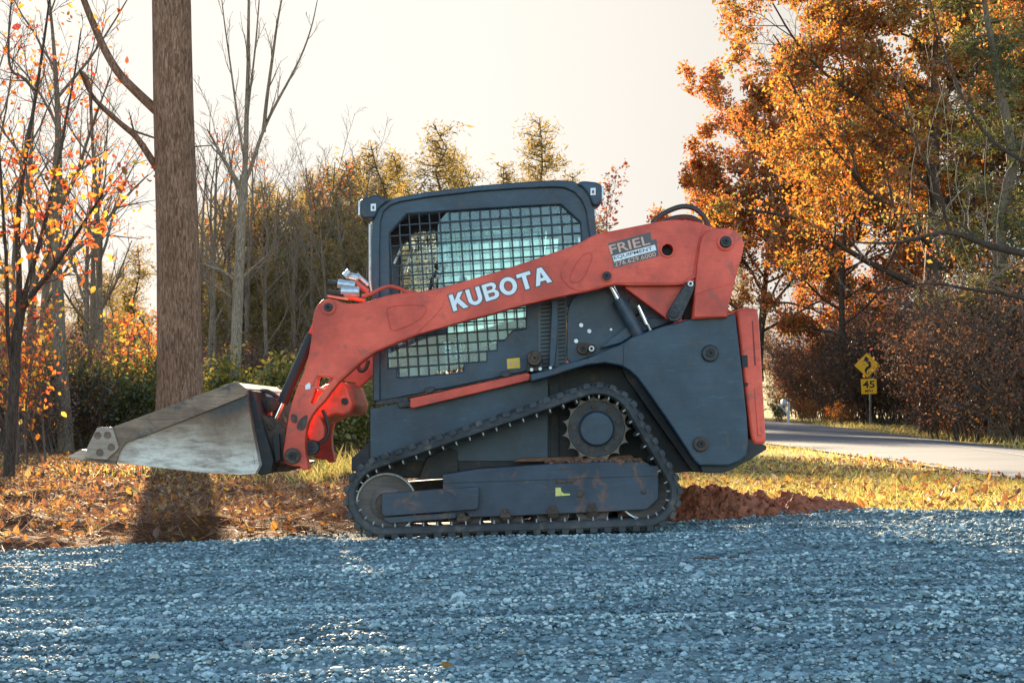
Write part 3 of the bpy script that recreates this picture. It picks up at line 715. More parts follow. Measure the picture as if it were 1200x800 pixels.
# couplings in front of the cab
mb = MB()
def stub(p0, p1, r, Y, m):
    a, b = W(*p0, Y), W(*p1, Y); mb.tube([(a[0], Y, a[1]), (b[0], Y, b[1])], r * (D + Y) / F, 14, m)
stub((384, 331), (396, 332), 3.2, .2, 1); stub((396, 332), (416, 335), 5.2, .2, 0); stub((404, 324), (410, 318), 4, .24, 0); stub((406, 322), (420, 326), 4.2, .26, 0)
stub((384, 342), (403, 345), 3.0, .18, 1); stub((400, 341), (421, 342), 6.2, .19, 0); stub((416, 330), (432, 342), 3, .22, 2); stub((418, 321), (432, 334), 2.4, .3, 0)
stub((384, 346), (408, 350), 2.0, .2, 3); stub((402, 348), (428, 352), 2.0, .24, 2)
part('hydraulic_coupling', mb, [M['fitting'], M['darkpin'], M['red'], M['tan']])

# ---- coupler frame and bucket
mb = MB()
plate_into(mb, PX([(289, 456), (296, 458), (302, 480), (310, 505), (320, 538), (318, 553), (306, 557), (300, 553), (291, 500), (282, 467)], .08), .08, 1.52, .006, mat=0)
for y in (.16, 1.30):
    plate_into(mb, PX([(299, 466), (304, 486), (313, 489), (325, 492), (334, 501), (333, 522), (331, 538), (323, 541), (316, 528), (311, 502)], y), y, .10, .005, mat=1)
plate_into(mb, PX([(319, 512), (327, 508), (329, 538), (323, 541)], .12), .12, .04, .004, mat=0)
bolt(mb, 318, 499, .16, 4.5, .012, 1, True)
plate_into(mb, PX([(322, 541), (346, 545), (338, 552), (322, 553)], .3), .3, 1.0, .004, mat=1)
part('coupler', mb, [M['dark'], M['rust']])
mb = MB(); bx = MB()
for px, py, y in ((303, 472, .5), (312, 478, .62), (320, 474, .45), (308, 486, .8)):
    x, z = W(px, py, y); mb.lathe(x, z, [(y, .045), (y - .1, .045), (y - .11, .03), (y - .11, .001)], 12, 0)
x, z = W(310, 481, .4); mb.box((x, .45, z), (.07, .08, .06), 1)
x, z = W(322, 462, .8); mb.box((x, .8, z), (.09, .5, .035), 2)
part('coupler_latch', mb, [M['rust'], M['red'], M['fitting']])
Yb = -.02; BW = 1.72
# shell swept across the width
prof = PX([(97, 538), (136, 541.5), (180, 547), (240, 553.5), (285, 556), (299, 554.5), (304, 545), (296, 505), (290, 468), (289, 455), (276, 448)], Yb)
inn = PX([(97, 536.5), (136, 538), (180, 543), (240, 549), (285, 551), (296, 549), (299, 543), (291.5, 505), (285.5, 468), (284.5, 458), (274, 451)], Yb)
mb = MB(); n = len(prof)
v = [(x, y, z) for y in (Yb, Yb + BW) for (x, z) in prof + inn]
N2 = 2 * n; f = []
for i in range(n - 1):
    f.append([i, i + 1, N2 + i + 1, N2 + i]); f.append([n + i + 1, n + i, N2 + n + i, N2 + n + i + 1])
    f.append([i, n + i, n + i + 1, i + 1]); f.append([N2 + i, N2 + i + 1, N2 + n + i + 1, N2 + n + i])
f.append([0, N2, N2 + n, n]); f.append([n - 1, 2 * n - 1, N2 + 2 * n - 1, N2 + n - 1])
mb.add(v, f, 0, False)
bucket = part('bucket', mb, [M['bucket']])
side = [(136, 541), (145, 518), (170, 510), (286, 463), (292, 503), (300, 552), (290, 555), (240, 553), (180, 546.5)]
for y, th in ((Yb - .001, .02), (Yb + BW - .019, .02)):
    mb = MB(); plate_into(mb, PX(side, Yb), y, th, .002); part('side_plate', mb, [M['bucket']], bucket)
    mb = MB()
    plate_into(mb, PX([(130, 501), (272, 448), (277, 446.5), (290, 456.5), (288, 463.5), (168, 511.5), (147, 518.5), (141, 528), (136, 541.5), (98, 537.5), (120, 530)], Yb - .018), y - .018, .02, .004)
    plate_into(mb, PX([(98, 537.2), (136, 541.6), (136, 544), (98, 540)], Yb - .02), y - .022, .03, .002)
    part('side_lip', mb, [M['lip']], bucket)
    mb = MB()
    plate_into(mb, chaikin(PX([(113, 502), (115, 500.3), (130, 500), (132, 502), (139, 523), (138.5, 525.5), (133, 531), (127, 536), (126, 538.5), (99, 536.5), (102, 524)], Yb - .034), .12, 1), y - .034, .018, .004)
    pad = part('wear_pad', mb, [M['pad']], bucket)
    mb = MB()
    for px, py in ((126, 509.5), (130.5, 524), (117, 530), (114.5, 510)):
        x, z = W(px, py, Yb - .034); s = .005
        mb.lathe(x, z, [(y - .034, 4.4 * s), (y - .0375, 4.0 * s), (y - .0365, 3.2 * s), (y - .0345, .001)], 20, 0)
    pad.data.materials[0] = M['pad']
    part('wear_pad_rivets', mb, [M['lip']], bucket)
mb = MB(); plate_into(mb, PX([(77, 535.5), (94, 526.5), (101, 528), (103, 536), (126, 538), (126, 542), (96, 540)], Yb), Yb + .03, BW - .06, .003)
part('cutting_edge', mb, [M['pad']], bucket)

# ---- cab
Yc = .36
T = .05
cab_out = [(438, 472), (437, 400), (436.5, 300), (437, 268), (440, 253), (446, 243), (455, 236), (468, 232), (500, 226.5), (560, 219), (620, 214), (655, 212.5), (671, 214), (682, 220), (690, 230), (695, 245), (698.5, 275), (703, 350), (664, 360), (664, 424), (640, 431), (540, 452)]
def off_in(p, k):  # crude inset towards the centre line of the cab
    c = np.array((565, 345)); o = []
    for a in p:
        a = np.array(a, float); o.append(tuple(a + (c - a) / np.linalg.norm(c - a) * k))
    return o
wind = [(457, 336), (456.5, 273), (477, 251), (560, 245.5), (610, 242.5), (657, 240), (680, 260.5), (684, 330), (640, 338), (616, 345), (616, 385), (600, 387), (590, 399), (582, 399), (582, 410.5), (570, 411), (570, 423.5), (543, 425), (543, 436), (500, 440), (470, 442), (465, 442), (465, 431), (454, 432), (455, 380)]
mb = MB(); plate_into(mb, PX(cab_out, Yc), Yc, T, .01, holes=[PX(wind, Yc)])
cab = part('cab', mb, [M['blue']])
mb = MB()
rim_o = [(437, 470), (436, 300), (436.5, 268), (439, 252), (446, 242), (455, 235), (468, 231), (500, 225.5), (560, 218), (620, 213), (655, 211.5), (672, 213), (683, 219), (691, 229), (696, 245), (699, 275), (703, 345)]
rim_i = [(695, 345), (690.5, 275), (686.5, 247), (681, 235), (673, 226), (662, 221), (650, 220), (610, 221.5), (560, 225), (500, 232), (470, 237), (458, 241), (450, 248), (446, 260), (445, 300), (446, 470)]
plate_into(mb, PX(rim_o + rim_i, Yc), Yc - .02, .06, .008)
part('roll_frame', mb, [M['blue']], cab)
# far side plate and rim
mb = MB(); plate_into(mb, PX(cab_out, Yc), 1.68 - Yc - T, T, .01, holes=[PX(wind, Yc)])
part('cab_side', mb, [M['blue']], cab)
# roof, floor, posts
mb = MB()
roof = PX([(437, 268), (439, 252), (446, 242), (455, 235), (468, 231), (500, 225.5), (560, 218), (620, 213), (655, 211.5), (672, 213), (683, 219), (691, 229), (696, 245)], Yc)
inr = PX([(441, 268), (443, 254), (449, 245), (457, 239), (468, 236), (500, 230.5), (560, 223), (620, 218), (655, 216.5), (670, 218), (679, 223), (687, 232), (692, 246)], Yc)
n = len(roof); v = [(x, y, z) for y in (Yc + .03, 1.68 - Yc - .03) for (x, z) in roof + inr]; N2 = 2 * n; f = []
for i in range(n - 1):
    f.append([i, i + 1, N2 + i + 1, N2 + i]); f.append([n + i + 1, n + i, N2 + n + i, N2 + n + i + 1])
f += [[0, N2, N2 + n, n], [n - 1, 2 * n - 1, N2 + 2 * n - 1, N2 + n - 1]]
mb.add(v, f, 0, True); part('roof', mb, [M['blue']], cab)
mb = MB(); plate_into(mb, PX([(440, 455), (660, 410), (660, 424), (440, 470)], Yc + .05), Yc + .052, .85, .004)
plate_into(mb, PX([(690, 300), (696, 300), (700, 345), (664, 360), (664, 420), (650, 423), (652, 350)], Yc + .05), Yc + .052, .85, .004)
for y in (Yc + .01, 1.68 - Yc - .07):
    plate_into(mb, PX([(437, 262), (444, 262), (446, 470), (437, 470)], Yc), y, .06, .006)
part('cab_floor', mb, [M['cabin']], cab)
# mesh grille: tilted grid clipped to the window
def inside(pt, poly):
    x, y = pt; c = False; n = len(poly); j = n - 1
    for i in range(n):
        xi, yi = poly[i]; xj, yj = poly[j]
        if (yi > y) != (yj > y) and x < (xj - xi) * (y - yi) / (yj - yi) + xi: c = not c
        j = i
    return c
def grille(Y):
    mb = MB(); tilt = R(4.0); s = (D + Y) / F * .985
    wp = off_in(wind, -2)
    def runs(p0, d_):
        pts = [p0 + d_ * t for t in np.arange(-260, 260, .5)]
        on = [inside(p, wp) for p in pts]; st = None
        for i, b in enumerate(on + [False]):
            if b and st is None: st = i
            if not b and st is not None:
                if i - st > 5: yield pts[st], pts[i - 1]
                st = None
    vx = np.array((math.sin(tilt) * .9, math.cos(tilt))); hx_ = np.array((math.cos(tilt), -math.sin(tilt)))
    c0 = np.array((568.0, 340.0))
    for k in range(-14, 15):
        for a, b in runs(c0 + hx_ * 11.9 * k, vx):
            (x0, z0), (x1, z1) = W(*a, Yc), W(*b, Yc); mb.tube([(x0, Y, z0), (x1, Y, z1)], .0052, 6)
    for k in range(-14, 15):
        for a, b in runs(c0 + vx * 11.9 * k, hx_):
            (x0, z0), (x1, z1) = W(*a, Yc), W(*b, Yc); mb.tube([(x0, Y + .006, z0), (x1, Y + .006, z1)], .0052, 6)
    return mb
part('window_grille', grille(Yc + .018), [M['grille']], cab)
part('window_grille', grille(1.68 - Yc - .03), [M['dark']], cab)
mb = MB(); plate_into(mb, PX([(513, 262), (526, 246), (657, 240), (680, 260), (684, 330), (640, 338), (616, 345), (616, 385), (570, 424), (500, 440), (455, 442), (455, 396), (505, 380), (514, 350)], Yc + .035), Yc + .035, .005, 0)
part('glass', mb, [M['glass']], cab)
mb = MB(); plate_into(mb, PX([(452, 278), (478, 248), (657, 238), (684, 260), (684, 345), (616, 390), (450, 445)], Yc), 1.68 - Yc - .04, .005, 0)
part('glass', mb, [M['glass2']], cab)
# seat, levers
mb = MB()
plate_into(mb, chaikin(PX([(600, 425), (548, 436), (540, 424), (545, 412), (604, 396), (622, 330), (634, 318), (644, 322), (640, 360), (628, 415)], .6), .22, 2), .62, .45, .03)
plate_into(mb, chaikin(PX([(636, 314), (648, 312), (656, 282), (654, 238), (642, 240), (640, 282)], .7), .15, 2), .70, .25, .02)
seat = part('seat', mb, [M['seat']])
mb = MB()
for y, dx in ((.55, 0), (1.1, 8)):
    p = [W(a + dx, b, y) for a, b in ((503, 345), (507, 325), (512, 318))]
    mb.tube([(a, y, b) for a, b in p], .012, 8)
    x, z = W(513 + dx, 312, y); mb.lathe(x, z, [(y + .03, .001), (y + .02, .022), (y - .02, .022), (y - .03, .001)], 12)
plate_into(mb, PX([(478, 430), (520, 420), (520, 350), (508, 345), (496, 350)], .5), .5, .06, .01)
part('control_lever', mb, [M['black']])
mb = MB()
for a, b in (((472, 286), (462, 309)), ((483, 290), (474, 320))):
    p, q_ = W(*a, 1.2), W(*b, 1.2); mb.tube([(p[0], 1.2, p[1]), (q_[0], 1.2, q_[1])], .008, 6); part('wiper', mb, [M['fitting']]); mb = MB()
p, q_ = W(480, 277, .9), W(515, 272, .9); mb.tube([(p[0], .9, p[1]), (q_[0], .9, q_[1])], .008, 6)
part('wiper', mb, [M['fitting']])
# lamps
for k, pts in enumerate(([(421.5, 236), (425, 231.5), (432, 230.5), (438, 228), (444, 228.5), (448, 233), (458, 233), (452, 238), (444, 244), (439, 256), (425, 256), (421.5, 252)],
            [(676, 216), (680, 212.5), (686, 212), (700, 213.5), (705.5, 217), (705.5, 236), (701, 241), (695, 241), (690, 229), (683, 220)])):
    mb = MB(); plate_into(mb, chaikin(PX(pts, Yc - .04), .15, 2), Yc - .04, .18, .012)
    l = part('work_light', mb, [M['blue']])
    mb = MB(); c = (437.5, 243) if k == 0 else (695, 224.5)
    plate_into(mb, PX([(c[0] - 3, c[1] - 4), (c[0] + 3, c[1] - 4.4), (c[0] + 3, c[1] + 4), (c[0] - 3, c[1] + 4.4)], Yc - .04), Yc - .042, .002, 0)
    plate_into(mb, PX([(c[0] - 1.2, c[1] - 1.5), (c[0] + 1.2, c[1] - 1.6), (c[0] + 1.2, c[1] + 2), (c[0] - 1.2, c[1] + 2.2)], Yc - .043), Yc - .044, .002, 0, mat=1)
    part('lamp_label', mb, [M['white'], M['greydecal']], l)
    mb = MB()
    if k == 0: x, z = W(422, 244, Yc); mb.box((x - .004, Yc + .05, z), (.012, .13, .09))
    else: x, z = W(705.5, 226, Yc); mb.box((x + .002, Yc + .05, z), (.012, .13, .08))
    part('lens', mb, [M['fitting']], l)
    mirror_copy(l, .86)
mb = MB(); p = [W(a, b, Yc) for a, b in ((434, 262), (434, 330), (437, 345))]; mb.tube([(a, Yc + .02, b) for a, b in p], .012, 8); part('grab_rail', mb, [M['fitting']])
# step bar and clips, stickers
mb = MB(); plate_into(mb, PX([(481, 466.5), (617, 437), (621, 438), (621, 445.5), (483, 478.5), (480, 476)], .25), .25, .07, .006)
part('step_bar', mb, [M['red']])
for pts, y, th in (([(466, 472), (481, 469), (481, 476), (468, 478)], .29, .05), ([(497, 459), (498, 454), (508, 452.5), (510, 457), (503, 461)], .30, .05), ([(586, 440.5), (587, 435.5), (597, 434), (599, 438.5), (592, 442.5)], .30, .05), ([(440, 470), (470, 465), (480, 467), (478, 471), (440, 475)], .32, .05)):
    part('step_bracket', plate_into(MB(), PX(pts, y), y, th, .004), [M['darkpin']])
mb = MB(); plate_into(mb, PX([(594, 420.5), (609, 419), (609.5, 431), (594.5, 432)], Yc), Yc - .002, .002, 0)
plate_into(mb, PX([(596.5, 424), (600, 423.5), (600, 428), (596.5, 428.5)], Yc), Yc - .003, .002, 0, mat=1); plate_into(mb, PX([(603, 423.5), (606.5, 423), (606.5, 427.5), (603, 428)], Yc), Yc - .003, .002, 0, mat=1)
part('warning_label', mb, [M['yellow'], M['tan']], None, 'yellow warning sticker')
mb = MB(); bolt(mb, 626, 420, .26, 9, .07, 0, True); plate_into(mb, PX([(617, 436), (618, 424), (636, 424), (637, 435)], .28), .27, .08, .008, mat=1)
plate_into(mb, PX([(633, 419), (640, 421), (634, 425)], .26), .26, .03, .003, mat=2)
bolt(mb, 623, 433, .27, 2.2, .01, 3, False); bolt(mb, 633, 432, .27, 2.2, .01, 3, False); bolt(mb, 645, 431, .27, 2, .01, 3, False)
part('hydraulic_port', mb, [M['rust'], M['darkpin'], M['black'], M['fitting']])
# =================================================================== THE SETTING
EDGE_PX = [(-500, 668), (-250, 660), (0, 650), (100, 645), (200, 640), (300, 634), (400, 627), (500, 619), (600, 613), (700, 607), (800, 602), (900, 600), (1000, 600), (1100, 601), (1200, 603), (1450, 606), (1800, 612)]
eg = np.array([p2g(a, b) for a, b in EDGE_PX]); eg = eg[np.argsort(eg[:, 0])]
def edge_y(x): return np.interp(x, eg[:, 0], eg[:, 1]) + 0.05 * fbm(np.asarray(x) * 2.0, np.asarray(x) * 0 + 3.3, 3)
NEAR = [p2g(a, b) for a, b in ((846, 513.5), (860, 515.5), (880, 518), (900, 521), (925, 524.5), (950, 528), (1000, 535.5), (1050, 543), (1100, 550.5), (1200, 566), (1300, 582), (1500, 615))]
FAR = [p2g(a, b) for a, b in ((846, 491.2), (860, 491.6), (880, 492), (900, 492.8), (925, 494.5), (950, 497.5), (1000, 503.5), (1050, 509.5), (1100, 516), (1200, 528.5), (1300, 541), (1500, 566))]
def respl(p, n):
    p = np.array(p); d_ = np.concatenate([[0], np.cumsum(np.linalg.norm(np.diff(p, axis=0), axis=1))]); t = np.linspace(0, d_[-1], n)
    return np.stack([np.interp(t, d_, p[:, 0]), np.interp(t, d_, p[:, 1])], 1)
NE, FE = np.array(NEAR), np.array(FAR)
_dir = (NE[-1] - NE[-3]) / np.linalg.norm(NE[-1] - NE[-3]); _n = NE[-1] + np.array((.15, -1.0)) * 6
_w = np.array((6.4, .6))
NE = np.vstack([NE, _n, _n + np.array((.1, -16.0))]); FE = np.vstack([FE, NE[-2] + _w, NE[-1] + _w])
_ne = NE[np.argsort(NE[:, 1])]; _fe = FE[np.argsort(FE[:, 1])]
def road_near_x(y): return np.interp(y, _ne[:, 1], _ne[:, 0])
def road_far_x(y): return np.interp(y, _fe[:, 1], _fe[:, 0])

def bumps(x, y):    # small relief of soil and verge
    a = 1 - sstep(14, 30, y)
    left = 1 - sstep(0.5, 2.2, x)
    b = (fbm(x * 2.3, y * 2.3, 4) * 0.10 + np.abs(fbm(x * 4.1 + 9, y * 4.1, 3)) * .10) * left + fbm(x * 1.5 + 40, y * 1.5, 3) * 0.035 * (1 - left)
    return b * a * sstep(0.0, 0.6, y - edge_y(x)) * (1 - sstep(-0.3, 0.2, x - road_near_x(y)) * sstep(3, 6, y))
def grid(xs, ys, zf):
    X, Y_ = np.meshgrid(xs, ys); Z = zf(X, Y_)
    v = np.stack([X, Y_, Z], -1).reshape(-1, 3); nx = len(xs)
    i = (np.arange(len(ys) - 1)[:, None] * nx + np.arange(nx - 1)[None]).ravel()
    return v, np.stack([i, i + 1, i + nx + 1, i + nx], 1)

# ---- ground material
def groundmat():
    m, nt, out = mat('soil, litter and dry grass ground')
    g = nt.nodes.new('ShaderNodeNewGeometry'); pos = g.outputs['Position']
    sx = nt.nodes.new('ShaderNodeSeparateXYZ'); nt.links.new(pos, sx.inputs[0])
    n1 = noise(nt, 1.6, 6, 0.6, pos); n2 = noise(nt, 14, 6, 0.7, pos); n3 = noise(nt, 0.5, 3, 0.5, pos)
    soil = ramp(nt, [(0.25, (0.06, 0.028, 0.016)), (0.5, (0.13, 0.058, 0.030)), (0.72, (0.22, 0.11, 0.055))], n2.outputs[0])
    dry = ramp(nt, [(0.3, (0.12, 0.09, 0.03)), (0.5, (0.24, 0.18, 0.06)), (0.75, (0.36, 0.27, 0.10))], n2.outputs[0])
    field = ramp(nt, [(0.3, (0.30, 0.24, 0.09)), (0.7, (0.42, 0.35, 0.15))], n3.outputs[0])
    a = nd(nt, 'ShaderNodeMath', operation='MULTIPLY_ADD', i_1=2.2, i_2=-1.1); nt.links.new(n1.outputs[0], a.inputs[0])
    b = nd(nt, 'ShaderNodeMath', operation='ADD'); nt.links.new(sx.outputs[0], b.inputs[0]); nt.links.new(a.outputs[0], b.inputs[1])
    mr = nd(nt, 'ShaderNodeMapRange', i_1=1.6, i_2=2.6); nt.links.new(b.outputs[0], mr.inputs[0])
    c = mixc(nt, mr.outputs[0], soil.outputs[0], dry.outputs[0])
    m2 = nd(nt, 'ShaderNodeMapRange', i_1=70.0, i_2=100.0); nt.links.new(sx.outputs[1], m2.inputs[0])
    c = mixc(nt, m2.outputs[0], c, field.outputs[0])
    p = nd(nt, 'ShaderNodeBsdfPrincipled', i_Roughness=0.95); p.inputs['Specular IOR Level'].default_value = 0.1
    nt.links.new(c, p.inputs['Base Color']); nt.links.new(bump(nt, n2.outputs[0], 0.8, 0.04), p.inputs['Normal'])
    nt.links.new(p.outputs[0], out.inputs[0]); return m
xs = np.concatenate([np.linspace(-420, -30, 30), np.linspace(-28, -9.2, 40), np.arange(-9, 9, .07), np.linspace(9.3, 30, 50), np.linspace(32, 420, 34)])
ys = np.concatenate([np.linspace(-60, -12, 10), np.arange(-11, -.4, .5), np.arange(-.4, 10, .07), np.arange(10.2, 40, .5), np.linspace(41, 110, 60), np.linspace(115, 700, 40)])
v, f = grid(xs, ys, lambda x, y: G(x, y) + bumps(x, y) - 0.012 * (y < edge_y(x)) - 0.05 * ((x > road_near_x(y) + .3) & (x < road_far_x(y) - .3) & (y > -4) & (y < 150)))
mb = MB(); mb.add(v, f, 0, True)
tag(link('ground', mb.mesh('ground', [groundmat()])), kind='structure')

# ---- gravel bed and stones
def ridge(x, y):
    ph = fbm(x * .35, y * .6, 2) * 2.6
    w_ = np.sin(2 * np.pi * (y + 0.03 * x) / 0.34 + ph); am = .4 + .6 * sstep(-.35, .25, fbm(x * .4 + 3, y * 1.1, 2)) + .5 * sstep(.8, 2.4, np.abs(x - .2))
    return 0.026 * np.sign(w_) * np.abs(w_) ** .8 * am + 0.03 * fbm(x * 1.3, y * 2.4, 4)
def rz(x, y): return G(x, y) + 0.004 + ridge(x, y) * sstep(-0.05, 0.35, edge_y(x) - y) * (1 - .8 * ((x > -1.1) & (x < 1.1) & (y > -.15) & (y < .5)))
def gravelmat():
    m, nt, out = mat('crushed stone'); g = nt.nodes.new('ShaderNodeNewGeometry'); co = g.outputs['Position']
    r = ramp(nt, [(0, (0.080, 0.120, 0.125)), (0.35, (0.180, 0.255, 0.260)), (0.7, (0.31, 0.405, 0.40)), (0.93, (0.54, 0.60, 0.575)), (1, (0.25, 0.22, 0.16))], g.outputs['Random Per Island'])
    n = noise(nt, 90, 4, 0.6, co)
    rr = ramp(nt, [(0.3, (0.75, 0.75, 0.75)), (0.7, (1.15, 1.15, 1.15))], n.outputs[0])
    mu = nd(nt, 'ShaderNodeMix', data_type='RGBA', blend_type='MULTIPLY'); mu.inputs[0].default_value = 1
    nt.links.new(r.outputs[0], mu.inputs[6]); nt.links.new(rr.outputs[0], mu.inputs[7])
    p = nd(nt, 'ShaderNodeBsdfPrincipled', i_Roughness=0.7); p.inputs['Specular IOR Level'].default_value = 0.35
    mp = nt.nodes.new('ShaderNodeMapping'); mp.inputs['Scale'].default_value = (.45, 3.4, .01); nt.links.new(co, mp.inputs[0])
    nb = noise(nt, 1.0, 4, 0.6, mp.outputs[0]); rb = ramp(nt, [(0.36, (0.62, 0.66, 0.70)), (0.52, (1, 1, 1)), (0.66, (1.5, 1.42, 1.34))], nb.outputs[0])   # bands painted into the stone colour as sunlit crests and shaded troughs
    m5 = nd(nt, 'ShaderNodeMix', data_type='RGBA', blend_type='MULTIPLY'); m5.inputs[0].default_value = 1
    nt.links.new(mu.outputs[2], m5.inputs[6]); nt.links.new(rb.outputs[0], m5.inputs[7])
    nt.links.new(m5.outputs[2], p.inputs['Base Color']); nt.links.new(bump(nt, n.outputs[0], 0.3, 0.003), p.inputs['Normal']); nt.links.new(p.outputs[0], out.inputs[0]); return m
def bedmat():
    m, nt, out = mat('stone dust and fines'); g = nt.nodes.new('ShaderNodeNewGeometry'); co = g.outputs['Position']
    vo = nt.nodes.new('ShaderNodeTexVoronoi'); vo.inputs['Scale'].default_value = 48; nt.links.new(co, vo.inputs['Vector'])
    r = ramp(nt, [(0, (0.050, 0.075, 0.08)), (0.5, (0.14, 0.19, 0.195)), (1, (0.29, 0.35, 0.35))], vo.outputs['Color'])
    p = nd(nt, 'ShaderNodeBsdfPrincipled', i_Roughness=0.9); nt.links.new(r.outputs[0], p.inputs['Base Color'])
    nt.links.new(bump(nt, vo.outputs['Distance'], 1.0, 0.015), p.inputs['Normal']); nt.links.new(p.outputs[0], out.inputs[0]); return m
xs = np.concatenate([np.linspace(-40, -7, 40), np.arange(-6.8, 7, .06), np.linspace(7.2, 40, 40)])
tt = np.concatenate([np.linspace(0, .6, 130)[:-1], np.linspace(.6, 1, 12)])
X, T_ = np.meshgrid(xs, tt); EY = edge_y(X); Yg = EY - T_ * (EY + 14)
v = np.stack([X, Yg, rz(X, Yg)], -1).reshape(-1, 3); nx = len(xs)
i = (np.arange(len(tt) - 1)[:, None] * nx + np.arange(nx - 1)[None]).ravel()
mb = MB(); mb.add(v, np.stack([i, i + nx, i + nx + 1, i + 1], 1), 0, True)
tag(link('gravel_drive', mb.mesh('gravel_drive', [bedmat()])), kind='structure')
# icosahedron stones
phi = (1 + 5 ** .5) / 2
ico = np.array([(-1, phi, 0), (1, phi, 0), (-1, -phi, 0), (1, -phi, 0), (0, -1, phi), (0, 1, phi), (0, -1, -phi), (0, 1, -phi), (phi, 0, -1), (phi, 0, 1), (-phi, 0, -1), (-phi, 0, 1)]) / 1.902
icf = np.array([(0, 11, 5), (0, 5, 1), (0, 1, 7), (0, 7, 10), (0, 10, 11), (1, 5, 9), (5, 11, 4), (11, 10, 2), (10, 7, 6), (7, 1, 8), (3, 9, 4), (3, 4, 2), (3, 2, 6), (3, 6, 8), (3, 8, 9), (4, 9, 5), (2, 4, 11), (6, 2, 10), (8, 6, 7), (9, 8, 1)])
def rot_rand(n):
    q_ = rng.normal(size=(n, 4)); q_ /= np.linalg.norm(q_, axis=1, keepdims=True); a, b, c, d_ = q_.T
    return np.stack([np.stack([1-2*(c*c+d_*d_), 2*(b*c-a*d_), 2*(b*d_+a*c)], -1), np.stack([2*(b*c+a*d_), 1-2*(b*b+d_*d_), 2*(c*d_-a*b)], -1), np.stack([2*(b*d_-a*c), 2*(c*d_+a*b), 1-2*(b*b+c*c)], -1)], 1)
def stones(n, xr, yr, rad, keep):
    x = rng.uniform(*xr, n); y = rng.uniform(*yr, n)
    k = keep(x, y); x, y = x[k], y[k]; n = len(x)
    r = rad * np.exp(rng.normal(0, .32, n)); base = ico[None] * rng.uniform(.62, 1.2, (n, 12, 1)) * rng.uniform(.65, 1.15, (n, 1, 3)) * r[:, None, None]
    v = np.einsum('nij,nkj->nki', rot_rand(n), base); v[..., 2] *= .62; z = np.where(y > edge_y(x), G(x, y) + bumps(x, y), rz(x, y)) + r * rng.uniform(-.1, .4, n)
    v += np.stack([x, y, z], -1)[:, None]
    return v.reshape(-1, 3), (icf[None] + (np.arange(n) * 12)[:, None, None]).reshape(-1, 3)
mb = MB()
inb = lambda x, y: (y < edge_y(x) + np.abs(rng.normal(0, .13, len(x))) - .06) & ~((x > -1.0) & (x < .82) & (y > -.03) & (y < .5))
view = lambda x, y: inb(x, y) & (np.abs(x) < 0.345 * (y + D) + 0.9)
for args in ((88000, (-4.2, 4.2), (-5.7, -2.2), .0085, view), (72000, (-5.5, 5.5), (-2.4, 1.6), .0092, view), (52000, (-4, 4), (-5.7, -3.0), .0068, view), (3800, (-5, 5), (-5.7, 1.5), .014, view), (70, (-5, 5), (-5.6, 1.0), .024, view), (16000, (-9, 9), (-7, 2), .014, lambda x, y: inb(x, y) & ~view(x, y))):
    v, f = stones(*args); mb.add(v, f, 0)
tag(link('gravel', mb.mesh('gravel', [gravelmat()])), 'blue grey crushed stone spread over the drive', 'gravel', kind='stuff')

# ---- road
def roadmat():
    m, nt, out = mat('worn asphalt'); g = nt.nodes.new('ShaderNodeNewGeometry'); co = g.outputs['Position']
    n = noise(nt, 0.6, 5, 0.6, co); n2 = noise(nt, 60, 3, 0.6, co)
    r = ramp(nt, [(0.3, (0.055, 0.066, 0.080)), (0.7, (0.105, 0.120, 0.138))], n.outputs[0])
    p = nd(nt, 'ShaderNodeBsdfPrincipled', i_Roughness=0.75); nt.links.new(r.outputs[0], p.inputs['Base Color'])
    nt.links.new(bump(nt, n2.outputs[0], 0.4, 0.006), p.inputs['Normal']); nt.links.new(p.outputs[0], out.inputs[0]); return m
a, b = NE, FE
n = len(a); cr = []
for i in range(n):
    for t in np.linspace(0, 1, 7):
        x, y = a[i] + (b[i] - a[i]) * t; cr.append((x, y, float(G(x, y)) + .03 + .05 * math.sin(math.pi * t)))
mb = MB(); mb.add(cr, np.array([[i * 7 + j, i * 7 + j + 1, (i + 1) * 7 + j + 1, (i + 1) * 7 + j] for i in range(n - 1) for j in range(6)]), 0, True)
tag(link('road', mb.mesh('road', [roadmat()])), kind='structure')
mb = MB()
for tt_, wd, mi in ((.60, .11, 0), (.04, .05, 0)):
    L_ = []; 
    for i in range(n):
        c = a[i] + (b[i] - a[i]) * tt_; x, y = c; dirv = (b[i] - a[i]) / np.linalg.norm(b[i] - a[i])
        ww = wd * (1 + 0.0 * i)
        for sgn in (-1, 1):
            p_ = c + dirv * sgn * ww; L_.append((p_[0], p_[1], float(G(p_[0], p_[1])) + .036 + .05 * math.sin(math.pi * tt_) + .004))
    mb.add(L_, np.array([[2 * i, 2 * i + 1, 2 * i + 3, 2 * i + 2] for i in range(n - 1)]), mi)
tag(link('road_marking', mb.mesh('road_marking', [simple('worn road paint', (0.42, 0.42, 0.40), .7, 0, .3, 8)])), kind='structure')

